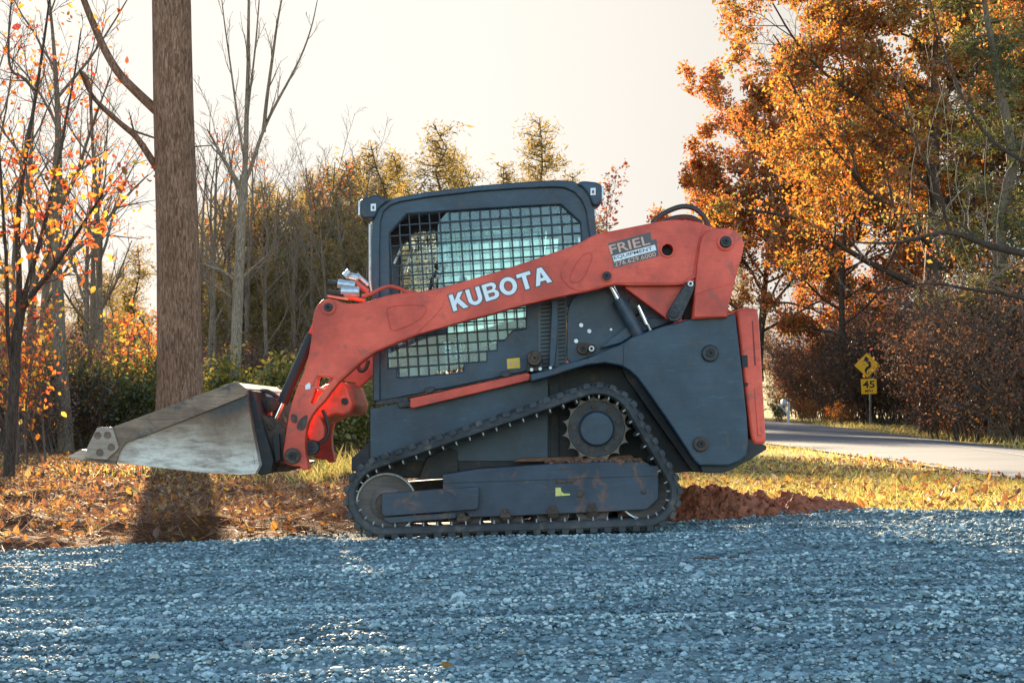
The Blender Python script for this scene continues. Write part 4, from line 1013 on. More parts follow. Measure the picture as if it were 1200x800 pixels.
# ---- red clay heap
xs = np.arange(.7, 2.75, .016); ys = np.arange(0.2, 2.2, .02)
def hz_(x, y):
    e = .20 * np.exp(-((x - 1.1) / .55) ** 2 - ((y - 1.45) / .45) ** 2) + .12 * np.exp(-((x - 1.75) / .42) ** 2 - ((y - 1.35) / .4) ** 2) + .055 * np.exp(-((x - 2.2) / .3) ** 2 - ((y - 1.25) / .3) ** 2)
    return G(x, y) - .06 + e * (1 + .7 * fbm(x * 3, y * 3, 4)) + np.minimum(e * 6, 1) * .075 * (fbm(x * 9, y * 9, 4) + .1)
v, f = grid(xs, ys, hz_); mb = MB(); mb.add(v, f, 0, False)
n = 4200; x = rng.uniform(.75, 2.7, n); y = rng.uniform(.4, 2.1, n); k = hz_(x, y) - G(x, y) > -.02; x, y = x[k], y[k]; n = len(x)
r = .0095 * np.exp(rng.normal(0, .6, n)); v = np.einsum('nij,nkj->nki', rot_rand(n), ico[None] * rng.uniform(.6, 1.2, (n, 12, 1)) * r[:, None, None]) + np.stack([x, y, hz_(x, y)], -1)[:, None]
mb.add(v.reshape(-1, 3), (icf[None] + (np.arange(n) * 12)[:, None, None]).reshape(-1, 3), 0)
claym = simple('red clay', (0.30, 0.092, 0.042), .95, 0, .4, 30, .8)
tag(link('dirt_mound', mb.mesh('dirt_mound', [claym])), kind='structure')

# ---- leaf quads
def leaf_quads(P, size, aspect=.55, nrm_up=0.0, fold=.25, elong=None):
    n = len(P); u = rng.normal(size=(n, 3)); u[:, 2] *= (1 - nrm_up); u /= np.linalg.norm(u, axis=1, keepdims=True)
    w_ = rng.normal(size=(n, 3)); 
    if nrm_up: w_ = np.cross(u, np.array([0, 0, 1.0]) + rng.normal(0, .45, (n, 3)))
    else: w_ = np.cross(u, w_)
    w_ /= np.linalg.norm(w_, axis=1, keepdims=True); k = np.cross(u, w_)
    L_ = (size * np.exp(rng.normal(0, .28, n)))[:, None]; h = L_ * aspect / 2
    if n > 90000 or aspect < .3:
        v = np.stack([P, P + u * L_ * .5 + w_ * h + k * L_ * fold * .5, P + u * L_, P + u * L_ * .5 - w_ * h + k * L_ * fold * .5], 1)
        return v.reshape(-1, 3), (np.arange(n) * 4)[:, None] + np.array([[0, 1, 2, 3]])
    a_ = rng.uniform(.75, 1.25, (n, 4, 1)); cu_ = k * L_ * fold
    v = np.stack([P, P + u * L_ * .28 + w_ * h * .95 * a_[:, 0] + cu_ * .45, P + u * L_ * .66 + w_ * h * .85 * a_[:, 1] + cu_ * .5, P + u * L_ + cu_ * .3 * a_[:, 0],
                  P + u * L_ * .66 - w_ * h * .85 * a_[:, 2] + cu_ * .5, P + u * L_ * .28 - w_ * h * .95 * a_[:, 3] + cu_ * .45], 1)
    b_ = (np.arange(n) * 6)[:, None]
    return v.reshape(-1, 3), np.concatenate([b_ + np.array([[0, 1, 2, 3]]), b_ + np.array([[0, 3, 4, 5]])])
def add_leaves(mb, P, size, m=0, **kw):
    if len(P) == 0: return
    v, f = leaf_quads(np.asarray(P, float), size, **kw); mb.add(v, f, m)

# litter on the left
def scatter(n, xr, yr, keep, up=.02):
    x = rng.uniform(*xr, n); y = rng.uniform(*yr, n); k = keep(x, y); x, y = x[k], y[k]
    return np.stack([x, y, G(x, y) + bumps(x, y) + rng.uniform(0, up, len(x))], 1)
off_gravel = lambda x, y: (y > edge_y(x) - .05)
mb = MB()
P = scatter(60000, (-9, 1.5), (-1, 16), lambda x, y: off_gravel(x, y) & (np.abs(x) < .36 * (y + D) + .5) & (rng.random(len(x)) < .10 + .90 * sstep(.5, -1.6, x) * sstep(0.9, 3.4, y - edge_y(x) + .8 * fbm(x * .9, y * .9, 2))), .05)
add_leaves(mb, P, .052, nrm_up=.40)
P = scatter(15000, (-25, 25), (8, 60), lambda x, y: (np.abs(x) < .36 * (y + D) + .5) & ((x < 1.5) | (x > road_far_x(y) + .5)), .06); add_leaves(mb, P, .075, nrm_up=.45)
P = scatter(9000, (1.6, 7), (.8, 16), lambda x, y: off_gravel(x, y) & (x < road_near_x(y) + .2), .06); add_leaves(mb, P, .055, nrm_up=.4)
P = scatter(130, (-4, 5), (-5, 1), lambda x, y: ~off_gravel(x, y), .0); P[:, 2] = rz(P[:, 0], P[:, 1]) + .02; add_leaves(mb, P[:5], .035, nrm_up=.7)
P = scatter(900, (-6, 6), (-1, 1.5), lambda x, y: (y < edge_y(x)) & (y > edge_y(x) - np.abs(rng.normal(0, .18, len(x)))) & ((x < -1.2) | (x > 1.2)), 0); P[:, 2] = rz(P[:, 0], P[:, 1]) + .015; add_leaves(mb, P, .045, nrm_up=.7)
tag(link('leaf_litter', mb.mesh('leaf_litter', [M['l_litter']])), 'fallen orange and brown leaves lying under the trees', 'leaves', kind='stuff')
mb = MB()
P = scatter(44000, (-8, 1.3), (-1, 7), lambda x, y: off_gravel(x, y) & (np.abs(x) < .36 * (y + D) + .5), .03)
add_leaves(mb, P, .15, aspect=.035, nrm_up=.62, fold=.05)
tag(link('pine_straw', mb.mesh('pine_straw', [M['straw']])), 'brown pine straw and twigs strewn over the bare soil', 'straw', kind='stuff')
# grass
def blades(P, hgt, wid):
    n = len(P); h = hgt * np.exp(rng.normal(0, .35, n)); a = rng.uniform(0, 2 * np.pi, n); ln = rng.normal(0, .55, (n, 2)) * h[:, None]
    dx = np.stack([np.cos(a), np.sin(a), a * 0], 1) * wid[:, None] / 2
    top = P + np.concatenate([ln, h[:, None]], 1); mid = P + np.concatenate([ln * .35, h[:, None] * .6], 1)
    v = np.stack([P - dx, P + dx, mid + dx * .7, top, mid - dx * .7], 1)
    return v.reshape(-1, 3), (np.arange(n) * 5)[:, None] + np.array([[0, 1, 2, 3, 4]])
mb = MB()
def vg(x, y): return off_gravel(x, y) & (x < road_near_x(y) - .05 + .1 * rng.normal(size=len(x))) & (x > 1.9 - .06 * (y - 1) + .4 * fbm(x * 2, y * 2, 2)) & (rng.random(len(x)) < .35 + 1.3 * np.clip(fbm(x * 1.4, y * 1.4, 3) + .35, 0, 1))
P = scatter(75000, (1.2, 6.5), (.5, 9), vg, 0); P[:, 2] -= .01; v, f = blades(P, .048 * np.ones(len(P)), .0045 + .002 * rng.random(len(P))); mb.add(v, f)
P = scatter(26000, (1, 12), (9, 45), vg, 0); v, f = blades(P, .07 * np.ones(len(P)), .010 + .005 * rng.random(len(P))); mb.add(v, f)
P = scatter(3500, (-9, 0), (7, 13), lambda x, y: (np.abs(x) < .36 * (y + D)) & (fbm(x * .8 + 9, y * .8, 2) > .15), 0); v, f = blades(P, .10 * np.ones(len(P)), .010 * np.ones(len(P))); mb.add(v, f)
P = scatter(2200, (-2.2, -1.2), (7, 11), lambda x, y: rng.random(len(x)) < .8, 0); v, f = blades(P, .15 * np.ones(len(P)), .011 * np.ones(len(P))); mb.add(v, f)
P = scatter(16000, (5, 24), (20, 80), lambda x, y: (x > road_far_x(y) + .1) & (x < road_far_x(y) + 2.2), 0); v, f = blades(P, .14 * np.ones(len(P)), .022 * np.ones(len(P))); mb.add(v, f)
tag(link('dry_grass', mb.mesh('dry_grass', [M['grass']])), 'dry yellow grass along the verge and under the trees', 'grass', kind='stuff')

# =================================================================== TREES
def unit(a): return a / (np.linalg.norm(a) + 1e-9)
def perp(d_, ang, azm):
    a = np.cross(d_, np.array([0.3, 0.1, 1.0]) if abs(d_[2]) < .9 else np.array([1.0, 0, 0])); a = unit(a); b = np.cross(d_, a)
    return unit(d_ * math.cos(ang) + (a * math.cos(azm) + b * math.sin(azm)) * math.sin(ang))
class Tree:
    def __init__(s, seed): s.r = np.random.default_rng(seed); s.wood = MB(); s.twig = MB(); s.tips = []
    def limb(s, p, d_, L, r, lvl, cfg):
        c = cfg[lvl]; n = c.get('n', 5); pts = [np.array(p, float)]; dirs = [d_]; step = L / n
        for i in range(n):
            d_ = unit(d_ + s.r.normal(0, c['wig'], 3) + np.array([0, 0, c['up']])); pts.append(pts[-1] + d_ * step); dirs.append(d_)
        pts = np.array(pts); e = c.get('end', .25); rad = r * (1 - (1 - e) * np.linspace(0, 1, n + 1))
        (s.wood if lvl < c.get('tw', 2) else s.twig).tube(pts, np.maximum(rad, c.get('minr', .004)), (9, 6, 4, 3, 3)[min(lvl, 4)], 0, False)
        s.spawn(pts, dirs, rad, L, lvl, cfg)
        return pts
    def spawn(s, pts, dirs, rad, L, lvl, cfg):
        c = cfg[lvl]; n = len(pts) - 1
        if lvl + 1 < len(cfg):
            az = s.r.uniform(0, 6.28)
            for k in range(c['kids']):
                t = c['t0'] + (1 - c['t0']) * (k + s.r.uniform(.1, .9)) / c['kids']; t = min(t, .98); i = min(int(t * n), n - 1); fr_ = t * n - i
                az += 2.4 + s.r.normal(0, .5)
                s.limb(pts[i] + (pts[i + 1] - pts[i]) * fr_, perp(dirs[i + 1] if len(dirs) > i + 1 else dirs[i], c['ang'] * s.r.uniform(.7, 1.25), az), L * c['lr'] * s.r.uniform(.65, 1.2) * (1 - c.get('tap', .45) * t), max(rad[i] * c['rr'], .003), lvl + 1, cfg)
        if lvl >= c.get('leafy', 99) or (lvl + 1 == len(cfg)):
            for q_ in pts[1:]: s.tips.append(q_)
    def leaves(s, per, spread, keep=1.0):
        T = np.array(s.tips)
        if keep < 1: T = T[s.r.random(len(T)) < keep]
        T = np.repeat(T, per, 0); return T + s.r.normal(0, spread, T.shape) * np.array([1, 1, .8])
def finish(name, loc, tree, bark, twigm, crown, crownm, label, cat, group=None):
    e = empty(name, loc, label, cat, group)
    if tree.wood.n: link('trunk', tree.wood.mesh('trunk', [bark], 0), e)
    if tree.twig.n: link('branches', tree.twig.mesh('branches', [twigm], 0), e)
    if crown is not None and crown.n: link('crown', crown.mesh('crown', [crownm], 0), e)
    return e
def gz(x, y): return float(G(x, y))

# ---- big trunk in front of the sun
px0, d0 = 210, 23.0; bx_, by_ = AT(px0, d0)
t = Tree(11)
pl = lambda pts, dd=d0, y=None: np.array([( (a - 600) * (dd + (0 if y is None else y[i])) / F - bx_, dd - D - by_ + (0 if y is None else y[i]), HC - (b - HOR) * (dd + (0 if y is None else y[i])) / F) for i, (a, b) in enumerate(pts)])
zs = np.linspace(-.25, 15, 60)
cx_ = np.interp(zs, [-.3, 0, 1.2, 3, 5, 6.6, 15], [.02, .02, .015, -.015, -.08, -.11, -.4])
rr_ = np.interp(zs, [-.3, 0, .3, .9, 2, 4, 6.6, 15], [.58, .47, .38, .335, .312, .292, .275, .12])
sides = 44; th = np.arange(sides) * 2 * np.pi / sides
fl = 1 + .045 * fbm(np.tile(th * 3.2, (60, 1)), zs[:, None] * .25 + th * 0, 3) + .02 * fbm(np.tile(th * 9, (60, 1)), zs[:, None] * .9 + th * 0, 2)
v = np.stack([cx_[:, None] + rr_[:, None] * fl * np.cos(th), rr_[:, None] * fl * np.sin(th), np.tile(zs[:, None], (1, sides))], -1)
ii = np.arange(59)[:, None] * sides; jj = np.arange(sides)[None]; kk = (jj + 1) % sides
t.wood.add(v.reshape(-1, 3), np.stack([ii + jj, ii + kk, ii + sides + kk, ii + sides + jj], -1).reshape(-1, 4), 0, True)
def limbpx(t, pts, r0, r1, sides=8, dd=d0, ysl=None, twig=None, smooth=2, cfg=None, B=None):
    p = pl(pts, dd, ysl) if B is None else B(pts, dd, ysl)
    # open-curve smoothing
    for _ in range(smooth):
        q_ = [p[0]]
        for i in range(len(p) - 1): q_ += [p[i] * .75 + p[i + 1] * .25, p[i] * .25 + p[i + 1] * .75]
        q_.append(p[-1]); p = np.array(q_)
    rad = np.linspace(r0, r1, len(p)); (t.wood if r0 > .02 else t.twig).tube(p, rad, sides, 0, False)
    if cfg:
        dirs = [unit(a_) for a_ in np.gradient(p, axis=0)]
        t.spawn(p, dirs, rad, cfg[0].get('L', np.linalg.norm(p[-1] - p[0])), 0, cfg)
    return p
tw0 = [dict(kids=5, t0=.3, ang=.6, lr=.3, rr=.4, wig=0, up=0, L=2.2), dict(kids=3, t0=.3, ang=.6, lr=.5, rr=.5, wig=.12, up=.05, tw=1, minr=.003), dict(kids=0, t0=0, ang=0, lr=0, rr=0, wig=.15, up=.03, tw=1, minr=.003)]
limbpx(t, [(186, 132), (176, 123), (160, 108), (140, 88), (124, 62), (110, 30), (98, 0), (88, -30), (80, -80)], .075, .035, 10)
limbpx(t, [(186, 200), (178, 188), (168, 172), (158, 158), (146, 149), (126, 131), (110, 116), (100, 98), (95, 84)], .06, .022, 8, ysl=[0, -.1, -.2, -.3, -.4, -.5, -.6, -.7, -.8], cfg=tw0)
limbpx(t, [(182, 162), (170, 158), (158, 154), (148, 149)], .012, .02, 6)
limbpx(t, [(97, 86), (105, 97), (106, 120), (107, 150), (108, 168)], .026, .012, 6, ysl=[-.8] * 5)
limbpx(t, [(96, 84), (110, 97), (128, 120), (142, 140)], .012, .004, 5, ysl=[-.8] * 4)
limbpx(t, [(228, 172), (240, 171), (248, 171)], .012, .006, 5)
for k in range(9):
    z = 7.5 + k * .8; a = k * 2.4
    t.limb(np.array((np.interp(z, [6.6, 15], [-.11, -.4]), 0, z)), unit(np.array((math.cos(a), math.sin(a), .9))), 3.4 - .2 * k, .09 - .006 * k, 1,
           [None, dict(kids=5, t0=.3, ang=.7, lr=.45, rr=.5, wig=.08, up=.05, n=6), dict(kids=4, t0=.2, ang=.7, lr=.5, rr=.5, wig=.12, up=.03), dict(kids=0, t0=0, ang=0, lr=0, rr=0, wig=.1, up=0)])
finish('tulip_tree', (bx_, by_, gz(bx_, by_)), t, M['bark'], M['twig'], None, None, 'tall thick brown trunk standing behind the loader bucket with the sun beside it', 'tree')

# ---- pale sapling
px0, d1 = 280, 32.0; bx_, by_ = AT(px0, d1); t = Tree(12)
bcfg = [dict(kids=7, t0=.3, ang=.5, lr=.28, rr=.45, wig=0, up=0, L=3.2), dict(kids=4, t0=.2, ang=.5, lr=.45, rr=.5, wig=.08, up=.08, tw=1, minr=.004), dict(kids=0, t0=0, ang=0, lr=0, rr=0, wig=.08, up=.08, tw=1, minr=.003)]
limbpx(t, [(273, 505), (275, 450), (277, 400), (279, 340), (282, 280), (284, 235), (286, 205)], .125, .08, 12, d1)
limbpx(t, [(286, 212), (288, 180), (289, 130), (291, 80), (291, 40), (292, -20), (290, -80)], .062, .013, 8, d1, cfg=bcfg)
limbpx(t, [(285, 220), (297, 188), (304, 165), (314, 140), (327, 115), (340, 92), (355, 62), (366, 30), (372, 0)], .046, .008, 7, d1, [0, .1, .2, .3, .4, .5, .6, .7, .8], cfg=bcfg)
limbpx(t, [(283, 222), (275, 208), (264, 190), (254, 172), (243, 152)], .06, .012, 6, d1, [0, -.1, -.2, -.3, -.4], cfg=bcfg)
limbpx(t, [(281, 240), (278, 222), (270, 200), (273, 178), (276, 160)], .028, .008, 6, d1, [0, .1, .2, .3, .4], cfg=bcfg)
limbpx(t, [(287, 190), (280, 150), (274, 105), (268, 62), (262, 20), (258, -20)], .032, .008, 6, d1, [0, .15, .3, .4, .5, .6], cfg=bcfg)
limbpx(t, [(289, 150), (292, 115), (299, 60), (303, 10), (306, -30)], .028, .008, 6, d1, cfg=bcfg)
limbpx(t, [(309, 155), (312, 120), (319, 70), (325, 25), (334, -20)], .045, .012, 6, d1, [.3, .2, .1, 0, -.1], cfg=bcfg)
limbpx(t, [(278, 330), (262, 318), (246, 312), (232, 308)], .045, .012, 6, d1, cfg=bcfg)
limbpx(t, [(279, 330), (294, 316), (312, 300)], .045, .014, 6, d1, cfg=bcfg)
limbpx(t, [(277, 352), (262, 342), (248, 332), (236, 326)], .035, .01, 6, d1, cfg=bcfg)
finish('bare_tree', (bx_, by_, gz(bx_, by_)), t, M['barkpale'], M['twiggrey'], None, None, 'slender pale grey leafless tree with upswept forked branches right of the thick trunk', 'tree')

# ---- autumn tree at the far left
px0, d2 = 14, 16.5; bx_, by_ = AT(px0, d2); t = Tree(13)
acfg = [dict(kids=9, t0=.2, ang=.7, lr=.33, rr=.4, wig=0, up=0, L=2.0), dict(kids=4, t0=.2, ang=.7, lr=.5, rr=.5, wig=.12, up=.05, tw=1, minr=.003, leafy=1), dict(kids=0, t0=0, ang=0, lr=0, rr=0, wig=.15, up=.02, tw=1, minr=.0025)]
limbpx(t, [(10, 552), (13, 500), (17, 440), (18, 400), (22, 370), (27, 345)], .062, .048, 9, d2)
limbpx(t, [(24, 360), (40, 335), (58, 315), (75, 290), (92, 265), (108, 240), (120, 222)], .036, .008, 7, d2, [0, -.1, -.2, -.3, -.4, -.5, -.6], cfg=acfg)
limbpx(t, [(25, 355), (40, 300), (52, 262), (60, 220), (70, 180), (78, 130), (88, 80), (95, 30)], .032, .006, 7, d2, [0, .1, .2, .3, .4, .5, .6, .7], cfg=acfg)
limbpx(t, [(22, 372), (23, 320), (20, 270), (24, 220), (33, 160), (44, 95), (52, 40), (60, -20)], .036, .009, 7, d2, [0, 0, .1, .1, .2, .2, .3, .3], cfg=acfg)
limbpx(t, [(16, 440), (8, 380), (9, 320), (4, 250), (0, 180), (-6, 100)], .026, .008, 7, d2, [0, -.1, -.2, -.3, -.3, -.3], cfg=acfg)
limbpx(t, [(40, 100), (28, 85), (10, 78), (10, 30), (14, -10)], .02, .008, 6, d2, [.2, .2, .3, .3, .3], cfg=acfg)
cr_ = MB(); add_leaves(cr_, t.leaves(2, .09, .24), .052); 
lo = np.array([p for p in t.tips if 1.2 < p[2] < 3.4]); 
if len(lo): add_leaves(cr_, lo + t.r.normal(0, .16, lo.shape), .07)
finish('autumn_tree', (bx_, by_, gz(bx_, by_)), t, M['barkdark'], M['twig'], cr_, M['l_orange'], 'dark multi stemmed tree with red and yellow leaves at the left edge', 'tree')
# leafy sapling beside it
px0, d3 = 42, 22.0; bx_, by_ = AT(px0, d3); t = Tree(14)
scfg = [dict(kids=6, t0=.15, ang=.6, lr=.5, rr=.45, wig=.06, up=.04, n=6), dict(kids=5, t0=.2, ang=.8, lr=.5, rr=.5, wig=.12, up=.03, leafy=1), dict(kids=0, t0=0, ang=0, lr=0, rr=0, wig=.15, up=0, minr=.002)]
for k in range(4): t.limb(np.array((rng.normal(0, .15), rng.normal(0, .15), 0)), unit(np.array((rng.normal(0, .15), rng.normal(0, .1), 1))), 1.9, .018, 0, scfg)
cr_ = MB(); add_leaves(cr_, t.leaves(2, .12, .32), .07)
sap = finish('leafy_sapling', (bx_, by_, gz(bx_, by_)), t, M['twig'], M['twig'], cr_, M['l_orange'], 'young saplings with glowing orange leaves under the left trees', 'sapling', 'orange saplings in the left undergrowth')
for px, dd, rz_, sc in ((150, 35, 3.2, 1.35), (20, 26, 5, 1.1), (176, 44, .4, 1.5), (262, 40, 1.7, 1.1)):
    x, y = AT(px, dd); copy_tree(sap, (x, y, gz(x, y)), rz_, sc)

# ---- generic bare trees in the left wood
def bare(seed, H, r0, leafy=False):
    t = Tree(seed)
    cfg = [dict(kids=9, t0=.35, ang=.55, lr=.42, rr=.5, wig=.035, up=.02, n=9, end=.12), dict(kids=6, t0=.25, ang=.6, lr=.42, rr=.5, wig=.09, up=.06, n=6, minr=.006), dict(kids=4, t0=.2, ang=.6, lr=.5, rr=.55, wig=.12, up=.05, n=4, minr=.005), dict(kids=0, t0=0, ang=0, lr=0, rr=0, wig=.12, up=.03, n=3, minr=.004)]
    t.limb(np.array((0, 0, -.1)), np.array((0, 0, 1.0)), H, r0, 0, cfg); return t
protos = []
for k, (px, dd, H, r0, lab) in enumerate(((117, 40, 9.5, .13, 0), (240, 42, 8.2, .10, 0), (78, 31, 9.0, .16, 0))):
    t = bare(20 + k, H, r0); x, y = AT(px, dd); cr_ = None
    if k == 2:
        cr_ = MB(); add_leaves(cr_, t.leaves(1, .1, .35), .10)
    protos.append(finish('bare_tree', (x, y, gz(x, y)), t, M['barkgrey'], M['twiggrey'], cr_, M['l_red'], 'thin nearly leafless trees standing in the wood behind the loader', 'tree', 'thin bare trees in the wood'))
bt = [(0, 1, 255, 46, .85), (2, 3, 30, 38, .95), (0, 4, -20, 40, 1.1), (1, 5, 95, 52, 1.2), (0, .7, 330, 52, .85), (1, 3.5, 350, 50, .8), (0, 5.5, 300, 62, 1.0), (1, 1.2, 405, 60, .9), (2, 2, -60, 30, 1.0), (1, 0.4, 60, 60, 1.3), (0, 2.1, 370, 64, 1.0), (1, 4.4, 425, 48, .75), (2, 5, 50, 46, 1.1), (1, 5.2, 8, 55, 1.3), (0, 2.2, 238, 54, .95), (1, 4.1, 312, 48, .9), (0, 3.3, 288, 56, 1.05), (1, .9, 342, 58, 1.1), (0, 5, 362, 54, .95), (1, 1.9, 388, 50, .9), (0, .3, 398, 66, 1.15), (1, 3.9, 418, 58, 1.0), (0, 1.6, 432, 64, 1.1), (2, 2.8, 265, 60, 1.1), (2, .6, 325, 64, 1.1), (2, 4.6, 372, 60, 1.0), (2, 1.4, 410, 54, .85), (0, 3.7, 215, 64, 1.1), (1, 2.4, 120, 58, 1.1), (2, 3.5, 100, 44, .85)]
for k, rz_, px, dd, sc in bt:
    x, y = AT(px, dd); copy_tree(protos[k], (x, y, gz(x, y)), rz_, sc)

# ---- pines of the tree line
def pine(seed, H, r0, start, spread, dens):
    t = Tree(seed); r = t.r; n = 12
    pts = np.array([(r.normal(0, .03) * i, r.normal(0, .03) * i, H * i / n) for i in range(n + 1)]); t.wood.tube(pts, np.linspace(r0, .02, n + 1), 7, 0, False)
    z = start * H
    while z < H * .985:
        u_ = (z / H - start) / (1 - start); L0 = spread * (1.04 - u_) ** .5 * (.45 + .55 * min(1, u_ * 4 + .4)) * (.72 + .5 * math.sin(z * 2.3 + seed) ** 2)
        for k in range(r.integers(2, 5)):
            a = r.uniform(0, 6.28); L_ = L0 * r.uniform(.5, 1.15) + .15; d_ = unit(np.array((math.cos(a), math.sin(a), r.uniform(-.1, .45))))
            p = np.array((np.interp(z, pts[:, 2], pts[:, 0]), np.interp(z, pts[:, 2], pts[:, 1]), z)); q_ = [p]
            for i in range(4): d_ = unit(d_ + r.normal(0, .09, 3) + np.array((0, 0, .05))); q_.append(q_[-1] + d_ * L_ / 4)
            q_ = np.array(q_); t.twig.tube(q_, np.linspace(.025, .006, 5), 3, 0, False)
            m_ = max(3, int(dens * L_)); tt_ = r.uniform(.25, 1, m_); P = np.stack([np.interp(tt_ * 4, np.arange(5), q_[:, c]) for c in range(3)], 1)
            t.tips += list(P + r.normal(0, .10, P.shape) * np.array((1.6, 1.6, .6)))
        z += r.uniform(.16, .34) * H / 10
    return t
pines = []
for k, (H, r0, st, spd, px, dd) in enumerate(((11.8, .15, .24, 2.0, 440, 68), (10.3, .13, .15, 1.9, 395, 66), (11.8, .14, .40, 1.7, 512, 112))):
    t = pine(40 + k, H, r0, st, spd, 12); cr_ = MB(); add_leaves(cr_, t.leaves(6, .17, .8), .22, aspect=.2, fold=.1)
    x, y = AT(px, dd)
    pines.append(finish('pine_tree', (x, y, gz(x, y)), t, M['barkdark'], M['twig'], cr_, M['l_pine'], 'olive brown backlit pines of the tree line behind the loader', 'tree', 'pines of the tree line'))
pines[2].scale = (1.7, 1.7, 1.7)
pt = [(1, 330, 66, .93, 1), (0, 362, 70, .92, 2), (1, 300, 72, .95, 3), (1, 418, 74, 1.05, .4), (0, 466, 72, .95, 5), (2, 545, 72, .9, .8), (1, 485, 62, .85, 2.2), (0, 590, 70, .9, 4), (1, 640, 66, .9, 2.8), (1, 345, 60, .8, 5), (1, 380, 58, .75, .9), (1, 250, 74, .85, 1.9), (1, 228, 70, .7, 3.9), (0, 670, 74, .9, 1.1), (0, 312, 62, .72, 1.6), (1, 405, 58, .8, 2.6), (1, 700, 70, .8, 3), (1, 560, 58, .75, 1), (1, 450, 57, .75, 4), (1, 610, 60, .8, 5), (1, 130, 78, .7, 1), (1, 60, 74, .7, 2), (1, 10, 70, .7, 2), (1, 95, 66, .62, 5), (0, 380, 74, 1.0, 3.3), (1, 350, 76, 1.05, 4.4), (1, 275, 70, .95, 1.2), (0, 425, 78, 1.05, .2), (1, 318, 78, 1.1, 2.2), (2, 530, 74, 1.0, 1.9), (0, 455, 80, 1.05, 3), (1, 285, 62, .85, .6), (1, 262, 66, .9, 2.8), (1, 366, 64, .9, 3.9), (0, 408, 68, .95, 4.7), (1, 430, 62, .85, 5.9), (1, 300, 80, 1.15, 4.9), (1, 240, 80, 1.0, .9), (1, 160, 70, .75, 4.1), (1, 118, 72, .7, 3), (1, 252, 52, .55, 1.1), (1, 322, 52, .58, 5.3), (1, 386, 51, .60, .6), (1, 422, 52, .66, 2.1)]
for k, px, dd, sc, rz_ in pt:
    if px > 430: dd, sc = dd * 1.75, sc * 1.75
    x, y = AT(px, dd); copy_tree(pines[k], (x, y, gz(x, y)), rz_, sc)
x, y = AT(630, 130); copy_tree(pines[2], (x, y, gz(x, y)), 1.3, (2.0, 2.0, 1.95), 'lone taller pine whose open top rises behind the cab roof')

# ---- shrubs
def shrub(seed, H, wdt, nst, leaf, lsz, per, lm, lab, group, px, dd, keep=1.0, twm='twig', lspread=.12):
    t = Tree(seed)
    cfg = [dict(kids=7, t0=.12, ang=.6, lr=.5, rr=.5, wig=.10, up=.02, n=6, minr=.006), dict(kids=5, t0=.15, ang=.7, lr=.5, rr=.55, wig=.16, up=.02, n=4, minr=.004), dict(kids=0, t0=0, ang=0, lr=0, rr=0, wig=.18, up=0, n=3, minr=.003)]
    for k in range(nst):
        a = t.r.uniform(0, 6.28); o_ = t.r.uniform(0, wdt * .6)
        t.limb(np.array((o_ * math.cos(a), o_ * math.sin(a) * .8, -.05)), unit(np.array((math.cos(a) * .45, math.sin(a) * .45, 1))), H * t.r.uniform(.6, 1.05), .022, 0, cfg)
    cr_ = MB(); add_leaves(cr_, t.leaves(per, lspread, keep), lsz)
    x, y = AT(px, dd); return finish('shrub', (x, y, gz(x, y)), t, M[twm], M[twm], cr_, M[lm], lab, 'shrub', group)
GB = 'dark green evergreen bushes in the left undergrowth'
b1 = shrub(60, 2.0, 1.0, 9, 1, .085, 3, 'l_green', 'dark green bushes in the shade of the left wood', GB, 112, 33)
for px, dd, sc, r_ in ((165, 40, .9, 1), (62, 42, 1.0, 2), (240, 38, .8, 4)):
    x, y = AT(px, dd); copy_tree(b1, (x, y, gz(x, y)), r_, sc)
b2 = shrub(61, 1.7, .9, 11, 1, .10, 4, 'l_lime', 'yellow green bushes glowing in the sun left of the loader', 'yellow green bushes left of the loader', 300, 30)
for px, dd, sc, r_ in ((325, 34, .9, 1), (170, 36, 1.2, 2), (268, 36, .9, 3), (130, 40, 1.2, 5), (405, 30, .7, 2.2), (345, 40, .9, .3), (425, 34, .8, 4.4), (142, 34, .9, 3.4), (98, 36, .9, 1.6)):
    x, y = AT(px, dd); copy_tree(b2, (x, y, gz(x, y)), r_, sc)
b3 = shrub(62, 2.9, 1.1, 11, 1, .10, 2, 'l_brown', 'tangled brown twiggy thicket under the trees behind the loader', 'brown thicket behind the loader', 340, 46, .75)
for k, (px, dd, sc, r_) in enumerate(((370, 48, 1.0, 1), (395, 52, 1.15, 2), (310, 50, 1.05, 3), (280, 54, 1.0, 4), (95, 36, .75, 1.1), (45, 34, .7, 2.2), (150, 40, .8, 3.1), (-10, 30, .7, 4), (70, 30, .5, 5.1), (110, 33, .62, .4), (20, 38, .9, 3.7), (165, 36, .75, 2.6), (60, 37, .85, 1.9), (135, 44, .95, 5.9), (185, 46, .95, .2), (85, 50, 1.15, 3), (10, 48, 1.1, 2), (160, 58, 1.25, 4), (255, 48, .9, 5), (420, 46, .9, .5), (228, 56, 1.0, 1.5), (180, 54, .9, 2.5), (150, 50, .85, 3.5), (110, 48, .9, 4.5), (70, 44, .9, 5.5), (35, 42, .9, .3), (0, 40, .9, 1.3), (-40, 38, 1, 2.3), (440, 54, 1.0, 3.3), (350, 58, 1.2, 4.3), (405, 38, .6, 5.3), (60, 36, .7, .9), (125, 38, .7, 1.9), (20, 32, .7, 4.9), (470, 58, 1.1, 1), (520, 60, 1.1, 2), (580, 58, 1.1, 3), (640, 60, 1.1, 4), (700, 60, 1.1, 5))):
    x, y = AT(px, dd); copy_tree(b3, (x, y, gz(x, y)), r_, sc)
b4 = shrub(63, 2.2, 1.0, 9, 1, .10, 2, 'l_orange', 'sunlit orange leaved bushes deep in the left wood', 'orange bushes in the left wood', 145, 43, .6)
